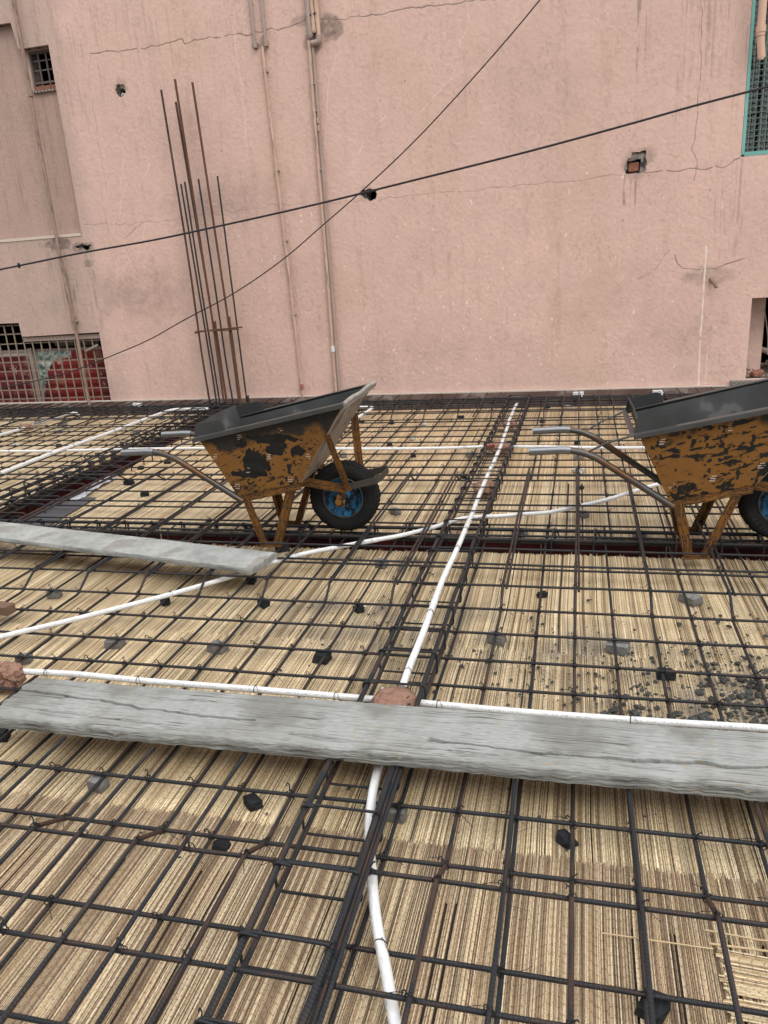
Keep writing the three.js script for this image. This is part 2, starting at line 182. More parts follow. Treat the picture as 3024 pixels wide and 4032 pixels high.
// ------------------------------------------------------------------ the pink building
const WX0 = -8.2, WX1 = 2.2, WY0 = -0.6, WY1 = 4.6, WZ = -8.10;
{
  const W = 2048, H = 1024, dk = new Float32Array(W * H), lt = new Float32Array(W * H), hg = new Float32Array(W * H).fill(0);
  const X = (x) => (x - WX0) / (WX1 - WX0) * W, Y = (y) => (y - WY0) / (WY1 - WY0) * H, PX = W / (WX1 - WX0);
  function stroke(pts, wid, val, buf, jag = 0.012, brk = 0, hd = 0, seed = 1) { // jagged hairline
    let t = 0; for (let i = 0; i < pts.length - 1; i++) { const [x0, y0] = pts[i], [x1, y1] = pts[i + 1], L = Math.hypot(x1 - x0, y1 - y0), n = Math.max(2, Math.ceil(L * PX * 2));
      for (let k = 0; k < n; k++) { const q = k / n, s = t + L * q; if (brk && vn(s * 14, seed, 3) < brk) continue; const nx = -(y1 - y0) / L, ny = (x1 - x0) / L, o = (fbm(s * 9, seed, 4, 9) - 0.5) * 2 * jag; const cx = X(x0 + (x1 - x0) * q + nx * o), cy = Y(y0 + (y1 - y0) * q + ny * o), w = wid * PX * (0.5 + vn(s * 20, seed, 7));
        for (let yy = Math.floor(cy - w - 1); yy <= cy + w + 1; yy++) for (let xx = Math.floor(cx - w - 1); xx <= cx + w + 1; xx++) { if (xx < 0 || yy < 0 || xx >= W || yy >= H) continue; const c = clamp(w + 0.7 - Math.hypot(xx - cx, yy - cy)) * val, p = yy * W + xx; if (c > buf[p]) buf[p] = c; if (hd) hg[p] = Math.min(hg[p], -hd * c); } } t += L; } }
  function blot(x, y, rx, ry, val, buf, seed, edge = 0.35, grain = 26) { for (let yy = Math.floor(Y(y - ry * 1.5)); yy <= Y(y + ry * 1.5); yy++) for (let xx = Math.floor(X(x - rx * 1.5)); xx <= X(x + rx * 1.5); xx++) { if (xx < 0 || yy < 0 || xx >= W || yy >= H) continue; const wx = WX0 + xx / PX, wy = WY0 + yy / PX; const d = Math.hypot((wx - x) / rx, (wy - y) / ry) + (fbm(wx * 8, wy * 8, 4, seed) - 0.5) * 1.1; const c = ss(1, 1 - edge, d) * val * (0.35 + 1.1 * fbm(wx * grain, wy * grain, 3, seed + 3)); const p = yy * W + xx; buf[p] = Math.min(1, Math.max(buf[p], c)); } }
  function drip(x, y0, y1, w, val, seed) { for (let yy = Math.floor(Y(y1)); yy <= Y(y0); yy++) for (let xx = Math.floor(X(x - w)); xx <= X(x + w); xx++) { if (xx < 0 || yy < 0 || xx >= W || yy >= H) continue; const wx = WX0 + xx / PX, wy = WY0 + yy / PX; const q = vn(wx * 70 + seed, wy * 1.6, seed), g = fbm(wx * 30, wy * 9, 4, seed + 2); const c = val * ss(0.42, 0.75, q) * ss(0.3, 0.7, g) * ss(1, 0.5, Math.abs(wx - x) / w) * ss(y1, y1 + (y0 - y1) * 0.5, wy + (g - 0.5) * 0.5); const p = yy * W + xx; dk[p] = Math.min(1, Math.max(dk[p], c)); } }
  // long cracks
  const c1 = [[-4.93, 3.7], [-4.8, 3.71], [-4.63, 3.68], [-4.51, 3.7], [-4.32, 3.68], [-4.28, 3.7], [-4.04, 3.69], [-3.89, 3.71], [-3.86, 3.67], [-3.71, 3.69], [-3.54, 3.7], [-3.43, 3.68], [-3.13, 3.68], [-2.85, 3.68], [-2.74, 3.69], [-2.59, 3.71], [-2.53, 3.74], [-2.44, 3.71], [-2.25, 3.68], [-2.02, 3.68], [-1.82, 3.67], [-1.76, 3.69], [-1.36, 3.68], [-1.12, 3.68], [-0.89, 3.67], [-0.2, 3.7], [0.6, 3.69], [1.4, 3.68]];
  stroke(c1, 0.0030, 0.95, dk, 0.026, 0.05, 1, 1);
  stroke([[-4.93, 3.7], [-4.98, 3.56], [-5.01, 3.41], [-5.0, 3.14], [-5.02, 2.96], [-5.01, 2.79], [-5.0, 2.4]], 0.0016, 0.55, dk, 0.022, 0.15, 0.6, 2);
  stroke([[-5.34, 2.07], [-4.68, 2.05], [-4.22, 2.04], [-3.5, 2.09], [-2.9, 2.1], [-2.1, 2.06]], 0.0018, 0.55, dk, 0.03, 0.25, 0.8, 3);
  stroke([[-4.87, 1.91], [-4.81, 1.94], [-4.64, 2.05]], 0.0022, 0.8, dk, 0.02, 0.05, 0.8, 4);
  stroke([[-1.97, 2.07], [-1.69, 2.08], [-1.43, 2.08], [-1.12, 2.08], [-0.44, 2.09], [-0.06, 2.07], [0.14, 2.09], [0.39, 2.11]], 0.0018, 0.6, dk, 0.024, 0.12, 0.9, 5);
  stroke([[0.53, 2.1], [0.89, 2.09], [1.16, 2.09], [1.25, 2.08], [1.34, 2.13], [1.39, 2.16]], 0.0028, 0.85, dk, 0.024, 0.06, 1, 6);
  stroke([[0.99, 3.43], [1.0, 3.36], [0.99, 3.3], [1.01, 3.2], [1.0, 3.1], [1.01, 2.93], [1.0, 2.76], [1.01, 2.56], [1.0, 2.39], [1.0, 2.33], [0.97, 2.26], [1.02, 2.16], [1.02, 2.08], [1.0, 2.0]], 0.0022, 0.8, dk, 0.018, 0.06, 0.9, 7);
  stroke([[0.88, 1.36], [0.9, 1.27], [0.95, 1.23], [1.07, 1.21], [1.25, 1.21], [1.35, 1.24], [1.49, 1.29]], 0.0030, 0.9, dk, 0.024, 0.05, 1, 8);
  stroke([[0.55, 1.16], [0.6, 1.18], [0.71, 1.25], [0.76, 1.33], [0.83, 1.4]], 0.002, 0.65, dk, 0.02, 0.1, 0.8, 9);
  stroke([[-4.88, 1.8], [-4.8, 1.55], [-4.78, 1.35]], 0.003, 0.35, dk, 0.02, 0.2, 0.7, 10);
  for (let i = 0; i < 26; i++) { const r = rng(600 + i), x = -6 + r() * 7.6, y = 0.3 + r() * 2.2, a = (r() - 0.5) * 1.2; stroke([[x, y], [x + 0.12 * Math.cos(a), y + 0.12 * Math.sin(a)], [x + 0.25, y + 0.2 * Math.sin(a * 2)]], 0.0014, 0.28, dk, 0.03, 0.3, 0.7, 20 + i); }
  // pale scratches and the plumb-line streak
  for (const [i, s] of [[[-4.74, 2.69], [-4.85, 2.4]], [[-4.44, 2.63], [-4.53, 2.46]], [[-4.75, 2.45], [-4.85, 2.29], [-4.9, 2.14]], [[-4.97, 2.11], [-5.01, 1.95]], [[-4.61, 2.04], [-4.72, 1.59]], [[-5.0, 2.5], [-5.03, 2.38]], [[-1.03, 3.62], [-1.0, 3.51], [-1.1, 3.35], [-1.13, 3.22], [-1.19, 3.08], [-1.26, 3.02], [-1.53, 2.79]], [[-2.17, 3.46], [-2.3, 3.39], [-2.4, 3.16], [-2.44, 2.95], [-2.49, 2.59]], [[-1.85, 2.82], [-2.02, 2.72], [-2.21, 2.4], [-2.3, 2.25]], [[-5.36, 0.62], [-5.2, 0.66], [-5.0, 0.68], [-4.92, 0.68]], [[-3.3, 3.9], [-3.33, 3.6], [-3.3, 3.2], [-3.32, 2.6]]].entries()) stroke(s, 0.0018, 0.6, lt, 0.012, 0.25, 0, 50 + i);
  stroke([[1.15, 1.42], [1.15, 1.2], [1.15, 0.91], [1.145, 0.63], [1.15, 0.39], [1.16, 0.12]], 0.0055, 0.85, lt, 0.008, 0.16, 0, 70);
  stroke([[1.22, 0.5], [1.22, 0.13]], 0.004, 0.5, lt, 0.008, 0.4, 0, 71);
  { const r = rng(77); for (let i = 0; i < 170; i++) { const big = r() < 0.15, x = -3.6 + r() * 5.0 - (r() < 0.25 ? 1.6 : 0), y = 0.15 + Math.pow(r(), 1.2) * 2.0; const L = (0.006 + r() * 0.02) * (big ? 1.8 : 1), a = Math.PI / 2 + (r() - 0.5) * 0.9; stroke([[x, y], [x + L * Math.cos(a), y + L * Math.sin(a)]], (0.0022 + r() * 0.003), 0.5 + r() * 0.5, lt, 0.004, 0, 0, i); } }
  { const r = rng(79); for (let i = 0; i < 130; i++) { const x = -6.5 + r() * 8.3, y = 0.15 + r() * 3.0; stroke([[x, y], [x + 0.008 * (r() - 0.5), y - r() * 0.012]], 0.002 + r() * 0.0025, 0.3 + r() * 0.4, dk, 0.003, 0, 0.8, i); } }
  // dirt: damp patch by the pipes, chipped-hole soot, run-off streaks
  blot(-2.33, 3.63, 0.13, 0.13, 0.75, dk, 81); blot(-2.52, 3.55, 0.10, 0.14, 0.6, dk, 82); blot(-2.62, 3.72, 0.14, 0.05, 0.5, dk, 83); blot(-3.02, 3.58, 0.07, 0.08, 0.7, dk, 84); blot(-3.11, 3.56, 0.05, 0.04, 0.8, dk, 85);
  blot(-5.4, 1.84, 0.17, 0.06, 0.7, dk, 86); blot(-5.38, 1.68, 0.09, 0.05, 0.6, dk, 87); blot(-5.75, 1.9, 0.26, 0.075, 0.75, dk, 88); blot(-4.63, 3.36, 0.09, 0.12, 0.5, dk, 89); blot(-2.08, 2.13, 0.12, 0.08, 0.4, dk, 90); blot(0.5, 2.2, 0.17, 0.17, 0.4, dk, 91);
  blot(-3.6, 2.2, 1.1, 0.32, 0.24, dk, 92, 0.9, 12); blot(-4.6, 1.25, 0.55, 0.42, 0.26, dk, 93, 0.9, 12); blot(-5.2, 1.3, 0.25, 0.3, 0.3, dk, 94, 0.9, 14); blot(1.2, 1.15, 0.3, 0.1, 0.4, dk, 95, 0.6, 20); blot(0.2, 1.0, 0.9, 0.5, 0.16, dk, 96, 0.9, 14); blot(1.0, 0.6, 0.6, 0.4, 0.18, dk, 97, 0.9, 14); blot(-0.4, 2.9, 0.9, 0.7, 0.14, dk, 98, 0.9, 9);
  blot(-4.9, 1.32, 0.3, 0.22, 0.3, dk, 99, 0.6, 18); blot(-1.2, 0.62, 1.2, 0.4, 0.12, dk, 100, 0.9, 10);
  drip(0.44, 2.1, 1.7, 0.1, 0.75, 101); drip(0.5, 4.4, 2.3, 0.06, 0.6, 102); for (let i = 0; i < 9; i++) drip(0.85 + i * 0.075, 4.5, 1.9 + (i % 3) * 0.3, 0.05, 0.34, 103 + i);
  for (let i = 0; i < 12; i++) drip(-7.8 + i * 0.21, 4.5, 0.9, 0.10, 0.26, 120 + i); for (let i = 0; i < 10; i++) drip(-5.3 + i * 0.22, 4.5, 2.6, 0.10, 0.2, 140 + i); for (let i = 0; i < 14; i++) drip(-2.4 + i * 0.23, 4.5, 2.7, 0.09, 0.13, 160 + i); drip(1.3, 2.15, 1.2, 0.2, 0.4, 180); drip(-5.75, 1.95, 0.95, 0.25, 0.5, 181); drip(-5.38, 1.78, 0.9, 0.12, 0.4, 182);
  const PB = [0.56, 0.392, 0.336], data = new Uint8Array(W * H * 4), bump = new Uint8Array(W * H * 4);
  for (let y = 0; y < H; y++) for (let x = 0; x < W; x++) {
    const p = y * W + x, wx = WX0 + x / PX, wy = WY0 + y / PX, k = p * 4;
    const big = fbm(wx * 0.9, wy * 0.9, 4, 211), mid = fbm(wx * 5, wy * 4, 4, 221), fine = fbm(wx * 38, wy * 38, 3, 231), gr = hash(x, y, 5);
    let c = PB.map((v) => v * (0.80 + 0.17 * big + 0.13 * mid + 0.16 * fine + 0.05 * gr));
    c = mix(c, [0.57, 0.40, 0.335], clamp((wy - 2.2) / 1.2 + (big - 0.5) * 2) * 0.30);   // a cooler, older coat above the storey joint
    c = mix(c, [0.53, 0.37, 0.26], ss(0.60, 0.78, fbm(wx * 1.6 + 3, wy * 0.8, 4, 241)) * 0.25);                                             // yellowed patches
    const old = ss(-5.0, -5.6, wx + (mid - 0.5) * 0.5) * 0.75; c = mix(c, [0.385, 0.295, 0.255], old * (0.5 + 0.8 * mid));                  // the grubby old render at the left end
    const sp = ss(0.58, 0.74, fbm(wx * 46, wy * 34, 3, 251)) * ss(0.4, 0.65, fbm(wx * 3, wy * 2, 3, 255)) * 0.22; c = mix(c, [0.30, 0.20, 0.155], sp); c = mix(c, [0.33, 0.23, 0.18], ss(0.55, 0.8, fbm(wx * 14, wy * 0.7, 4, 257)) * ss(0.40, 0.62, fbm(wx * 30, wy * 12, 3, 259)) * 0.22);
    c = mix(c, [0.085, 0.072, 0.065], clamp(dk[p]) * 0.8); c = mix(c, [0.80, 0.70, 0.60], clamp(lt[p]) * 0.85);
    data[k] = s8(c[0]); data[k + 1] = s8(c[1]); data[k + 2] = s8(c[2]); data[k + 3] = 255;
    const rr = Math.hypot(wx + 4.49, wy - 2.28) / 0.17 + (mid - 0.5) * 0.7, patch = ss(1, 0.8, rr) * 0.35;
    const rough = fine * 0.34 + fbm(wx * 75, wy * 60, 2, 261) * 0.16 + mid * 0.22;
    const b = clamp(0.30 + rough * (1 - patch * 0.8) + patch * 0.5 + hg[p] * 0.3); bump[k] = bump[k + 1] = bump[k + 2] = Math.round(255 * b); bump[k + 3] = 255;
  }
  const map = dtex(data, W, H, true), bm = dtex(bump, W, H, false); map.wrapS = map.wrapT = bm.wrapS = bm.wrapT = THREE.MirroredRepeatWrapping;
  M.wall = std({ map, bumpMap: bm, bumpScale: 0.0085, roughness: 0.95 });
  M.wallOld = std({ map, bumpMap: bm, bumpScale: 0.009, roughness: 0.95, color: lin(0.9, 0.86, 0.84) });
}
function wallUV(g) { const p = g.attributes.position, n = g.attributes.normal, u = g.attributes.uv; for (let i = 0; i < p.count; i++) { const e = Math.abs(n.getX(i)) > 0.6 ? p.getZ(i) + 8.1 : 0, f = Math.abs(n.getY(i)) > 0.6 ? p.getZ(i) + 8.1 : 0; u.setXY(i, (p.getX(i) + e - WX0) / (WX1 - WX0), (p.getY(i) + f - WY0) / (WY1 - WY0)); } return g; }
const poly = (P) => new THREE.Path(P.map((q) => new THREE.Vector2(q[0], q[1])));
function extr(outer, holes, z0, z1) { const s = new THREE.Shape(outer.map((q) => new THREE.Vector2(q[0], q[1]))); for (const h of holes) s.holes.push(poly(h)); const g = new THREE.ExtrudeGeometry(s, { depth: z1 - z0, bevelEnabled: false, curveSegments: 8 }); g.translate(0, 0, z0); return wallUV(g); }
function ragged(P, amp, seed, n = 5) { const o = []; for (let i = 0; i < P.length; i++) { const a = P[i], b = P[(i + 1) % P.length]; for (let k = 0; k < n; k++) { const t = k / n, h = hash(i, k, seed) - 0.5, h2 = hash(i, k, seed + 7) - 0.5; o.push([a[0] + (b[0] - a[0]) * t + h * amp, a[1] + (b[1] - a[1]) * t + h2 * amp]); } } return o; }
const ringPts = (x, y, r, n, amp, seed) => Array.from({ length: n }, (_, i) => { const a = i / n * 2 * Math.PI, q = r * (1 + amp * (hash(i, 3, seed) - 0.5)); return [x + q * Math.cos(a), y + q * Math.sin(a)]; });
const bld = thing('pink_building', 'tall building side wall in stained peach-pink render with chipped holes and cracks', 'building');
{
  const outer = [[-13, -3.2], [7, -3.2], [7, 9], [-13, 9]];
  const recess = [[-7.3, 1.975], [-5.40, 1.975], [-5.40, 3.85], [-5.765, 3.85], [-5.80, 4.10], [-7.3, 4.11]];
  const lowWin = [[-7.7, -0.5], [-5.40, -0.5], [-5.40, 0.912], [-6.40, 0.902], [-6.45, 0.91], [-6.455, 1.065], [-7.7, 1.075]];
  const rWin = [[1.395, 2.165], [3.1, 2.165], [3.1, 5.4], [1.395, 5.4]], rDoor = [[1.585, 0.17], [3.2, 0.17], [3.2, 0.93], [1.585, 0.93]];
  const chip = ragged([[0.41, 2.115], [0.39, 2.15], [0.42, 2.23], [0.45, 2.25], [0.455, 2.29], [0.585, 2.29], [0.592, 2.18], [0.585, 2.12], [0.53, 2.105]], 0.016, 3, 4), core4 = ragged([[0.415, 2.115], [0.425, 2.215], [0.545, 2.225], [0.535, 2.115]], 0.012, 4, 4);
  const h1 = ringPts(-4.65, 3.34, 0.062, 22, 0.35, 5), h1c = ringPts(-4.65, 3.325, 0.042, 16, 0.2, 6);
  const h2 = ragged([[-5.52, 1.865], [-5.46, 1.83], [-5.40, 1.80], [-5.34, 1.825], [-5.30, 1.87], [-5.36, 1.865], [-5.42, 1.885]], 0.016, 8, 4), h2c = ragged([[-5.45, 1.85], [-5.40, 1.815], [-5.35, 1.83], [-5.36, 1.856], [-5.42, 1.872]], 0.01, 9, 3);
  const h3 = ragged([[-2.115, 2.10], [-2.06, 2.065], [-2.0, 2.08], [-1.975, 2.12], [-1.99, 2.17], [-2.06, 2.185], [-2.14, 2.17], [-2.16, 2.14]], 0.014, 10, 4), h3c = ringPts(-2.045, 2.122, 0.052, 24, 0.05, 11);
  part('plaster_face', extr(outer, [recess, lowWin, rWin, rDoor, chip, h1, h2, h3], WZ - 0.03, WZ), M.wall, bld);
  part('wall_core', extr(outer, [recess, lowWin, rWin, rDoor, core4, h1c, h2c, h3c], WZ - 0.25, WZ - 0.031), M.mortar, bld);
  const rWinS = [[-5.72, 3.455], [-5.42, 3.455], [-5.42, 3.835], [-5.72, 3.835]];
  part('recess_panel', extr([[-7.45, 1.9], [-5.3, 1.9], [-5.3, 4.2], [-7.45, 4.2]], [rWinS], WZ - 0.24, WZ - 0.085), M.wallOld, bld);
  part('recess_ledge', box(1.9, 0.03, 0.085, -6.36, 1.985, -8.135), M.paleLine, bld);
  part('brick', rbox(0.1, 0.085, 0.1, 0.012, 0.482, 2.165, -8.20), M.brick, bld);
  part('pipe_stub', tube([[-4.635, 3.305, -8.22], [-4.632, 3.30, -8.105]], 0.018, 14), M.pvc, bld);
  part('pipe_bore', tube([[-4.632, 3.30, -8.106], [-4.632, 3.30, -8.1035]], 0.009, 12), M.dark, bld);
  part('wooden_peg', tube([[1.20, 1.13, -8.11], [1.235, 1.08, -8.05], [1.255, 1.045, -8.03]], 0.014, 8, 0.2), M.timber, bld);
  // closed room behind, so openings look into darkness
  part('room_floor', box(20, 0.15, 5, -3, -0.2, -10.85), M.dark, bld); part('back_wall', box(20, 12.2, 0.2, -3, 2.9, -13.45), M.mortar, bld);
  part('side_wall', box(0.25, 12.2, 5.15, -12.85, 2.9, -10.95), M.wall, bld); part('side_wall', box(0.25, 12.2, 5.15, 6.85, 2.9, -10.95), M.wall, bld); part('roof', box(20.4, 0.25, 5.9, -3, 9.13, -10.8), M.mortar, bld);
  part('room_ceiling', box(19.4, 0.15, 4.95, -3, 1.55, -10.85), M.dark, bld); part('partition', box(0.15, 12, 4.9, -4.9, 2.8, -10.85), M.dark, bld); part('partition', box(0.15, 12, 4.9, 1.15, 2.8, -10.85), M.dark, bld);
  // small barred window in the recess
  const w = new THREE.Group(); w.name = 'window'; bld.add(w);
  part('frame', [box(0.02, 0.38, 0.05, -5.712, 3.645, -8.215), box(0.02, 0.38, 0.05, -5.428, 3.645, -8.215), box(0.26, 0.022, 0.05, -5.57, 3.822, -8.217), box(0.26, 0.02, 0.05, -5.57, 3.535, -8.217)], M.windowBar, w);
  for (const x of [-5.615, -5.52]) part('bar', box(0.014, 0.36, 0.014, x, 3.645, -8.20), M.windowBar, w);
  for (const y of [3.745, 3.655]) part('bar', box(0.26, 0.014, 0.012, -5.57, y, -8.214), M.windowBar, w);
  part('sill', ['a', 'b', 'c'].map((q, i) => rbox(0.088, 0.05, 0.1, 0.01, -5.665 + i * 0.095, 3.48, -8.235)), M.brick, w);
  part('sill_lip', box(0.32, 0.016, 0.11, -5.57, 3.447, -8.205), M.mortar, w);
  
  // wide grilled window low on the left
  const g = new THREE.Group(); g.name = 'grilled_window'; bld.add(g);
  for (let i = 0; i < 20; i++) { const x = -5.545 - i * 0.1165; part('bar', box(0.0125, x < -6.45 ? 1.5 : 1.33, 0.0125, x, x < -6.45 ? 0.3 : 0.2, -8.15), M.grille, g); }
  for (const y of [0.82, 0.6, 0.49, 0.375, 0.26, 0.15, 0.04]) part('bar', box(2.2, 0.011, 0.013, -6.52, y, -8.166), M.grille, g);
  part('bar', box(1.2, 0.013, 0.012, -7.07, 0.935, -8.166), M.grille, g); part('bar', box(1.2, 0.013, 0.012, -7.07, 1.035, -8.166), M.grille, g);
  part('lintel', box(1.06, 0.05, 0.07, -5.93, 0.866, -8.17), M.greyPipe, g);
  part('post', box(0.05, 1.3, 0.05, -6.50, 0.1, -8.27), M.greyPipe, g);
  part('loose_bar', strip([-5.64, 0.70, -8.13], [-5.46, 0.765, -8.12], 0.03, 0.03), M.grille, g);
  // corrugated sheet carrying a torn printed banner
  const bannerT = ctex(1024, 512, (px, py) => { const x = -7.7 + px / 1024 * 2.3, y = -0.4 + py / 512 * 1.12; const n = fbm(x * 9, y * 9, 4, 301);
    let c = mix([0.15, 0.014, 0.018], [0.27, 0.028, 0.026], n); c = mix(c, [0.12, 0.022, 0.030], ss(-6.1, -6.6, x) * 0.8); c = mix(c, [0.095, 0.03, 0.03], ss(-5.75, -5.5, x) * 0.85 * (0.5 + n));
    if (x < -5.2) for (const [sx, sy, sr] of [[-6.84, 0.49, 0.06], [-6.17, 0.56, 0.035], [-6.05, 0.66, 0.025], [-5.74, 0.5, 0.02], [-5.62, 0.4, 0.022], [-5.6, 0.28, 0.03], [-6.76, 0.49, 0.012], [-6.64, 0.42, 0.01], [-6.28, 0.24, 0.03]]) { const dx = x - sx, dy = y - sy, r = Math.hypot(dx, dy), a = Math.atan2(dy, dx); const ray = 0.25 + 0.75 * Math.pow(Math.abs(Math.cos(a * 4 + sx * 9)), 5); if (r < sr * ray) c = mix(c, [0.62, 0.52, 0.48], 0.85); }
    // torn-open area showing the older picture underneath
    const tearR = -6.49 + 0.06 * (fbm(y * 14, 3, 4, 311) - 0.5) + ss(0.05, 0.66, y) * 0.20 + ss(0.5, 0.62, y) * 0.1, tearTop = y > 0.585 + 0.05 * fbm(x * 20, 1, 3, 313) && x > -6.5 && x < -5.98;
    if ((x > -6.56 - ss(0.3, 0.66, y) * 0.03 && x < tearR && y > -0.02) || tearTop) { const m = fbm(x * 26, y * 30, 4, 321); c = mix([0.10, 0.20, 0.20], [0.50, 0.56, 0.53], ss(0.35, 0.62, m)); if (x < -6.46) c = mix(c, [0.55, 0.55, 0.50], 0.75); if (y < 0.42) c = mix(c, [0.08, 0.16, 0.20], 0.5 * ss(0.42, 0.2, y)); }
    if (y > 0.655 && x < -6.56) c = mix([0.35, 0.30, 0.26], [0.55, 0.49, 0.43], n);
    return mix(c, [0.30, 0.19, 0.14], ss(0.62, 0.72, fbm(x * 5, y * 5, 4, 331)) * 0.4); });
  bannerT.wrapS = bannerT.wrapT = THREE.ClampToEdgeWrapping;
  const sg = new THREE.PlaneGeometry(2.3, 1.12, 2, 120); { const p = sg.attributes.position; for (let i = 0; i < p.count; i++) p.setZ(i, 0.007 * Math.sin(p.getY(i) * 2 * Math.PI / 0.115)); sg.computeVertexNormals(); sg.translate(-6.55, 0.16, -8.32); }
  part('corrugated_banner', sg, std({ map: bannerT, roughness: 0.7 }), g);
  part('top_rail', box(2.28, 0.03, 0.03, -6.55, 0.715, -8.33), M.greyPipe, g);
  part('inner_panel', box(0.62, 0.25, 0.02, -6.0, 0.86, -8.5), M.greyPipe, g);
  // tall mesh window at the right
  const r = new THREE.Group(); r.name = 'mesh_window'; bld.add(r);
  part('frame', [box(0.026, 3.2, 0.05, 1.411, 3.78, -8.125), box(0.026, 3.2, 0.05, 3.08, 3.78, -8.125), box(1.64, 0.034, 0.05, 2.245, 2.184, -8.126)], M.teal, r);
  const ww = []; for (let x = 1.452; x < 3.06; x += 0.0455) ww.push(box(0.0055, 3.2, 0.005, x, 3.78, -8.13)); for (let y = 2.235; y < 5.35; y += 0.0475) ww.push(box(1.64, 0.0055, 0.005, 2.245, y, -8.1345)); part('wire_mesh', ww, M.meshWire, r, 'stuff');
  part('mullion', box(0.02, 3.2, 0.02, 1.545, 3.78, -8.15), M.meshWire, r); part('pane', box(1.66, 3.2, 0.004, 2.245, 3.78, -8.22), M.glass, r);
  // opening at the lower right with a pier behind it
  part('pier', wallUV(box(0.30, 1.3, 0.34, 1.62, 0.6, -8.57)), M.wall, bld);
  part('sill_slab', box(1.9, 0.12, 1.2, 2.4, 0.10, -8.62), M.mortar, bld);
}
{ // rubble in the opening
  const r = rng(41), g = []; for (let i = 0; i < 190; i++) { const q = new ConvexGeometry(Array.from({ length: 9 }, () => new THREE.Vector3(r() - 0.5, (r() - 0.5) * 0.6, r() - 0.5).multiplyScalar(0.03 + r() * 0.055))); q.rotateY(r() * 6); const x = 1.62 + r() * 1.5, z = -8.14 - r() * 0.9; q.translate(x, 0.17 + r() * (0.03 + (-8.1 - z) * 0.12), z); g.push(q); }
  const m = part('rubble', g, std({ map: ctex(64, 64, (x, y) => mix([0.20, 0.14, 0.11], [0.36, 0.27, 0.22], hash(x, y, 8))), color: lin(0.9, 0.85, 0.8), roughness: 1 }), scene); m.userData = { label: 'broken brick and plaster rubble heaped in the right wall opening', category: 'rubble', kind: 'stuff' };
  solo('brick_fragment', 'orange-red broken brick piece lying on the rubble in the right wall opening', 'brick', rbox(0.11, 0.045, 0.07, 0.012, 0, 0, 0), M.brick, [1.70, 0.215, -8.17]).rotation.set(0.1, 0.4, 0.15);
  solo('grey_hose', 'thick grey pipe lying over the rubble in the right wall opening', 'pipe', tube(smooth([[1.72, 0.42, -8.5], [1.85, 0.38, -8.42], [2.05, 0.30, -8.38], [2.4, 0.28, -8.4]], 20), 0.028, 10), M.greyPipe);
  solo('hanging_wire', 'thin grey wire hanging inside the dark right wall opening', 'wire', tube(smooth([[1.755, 0.80, -8.36], [1.78, 0.68, -8.36], [1.81, 0.52, -8.37], [1.82, 0.36, -8.38]], 16), 0.005, 6), M.greyPipe);
}
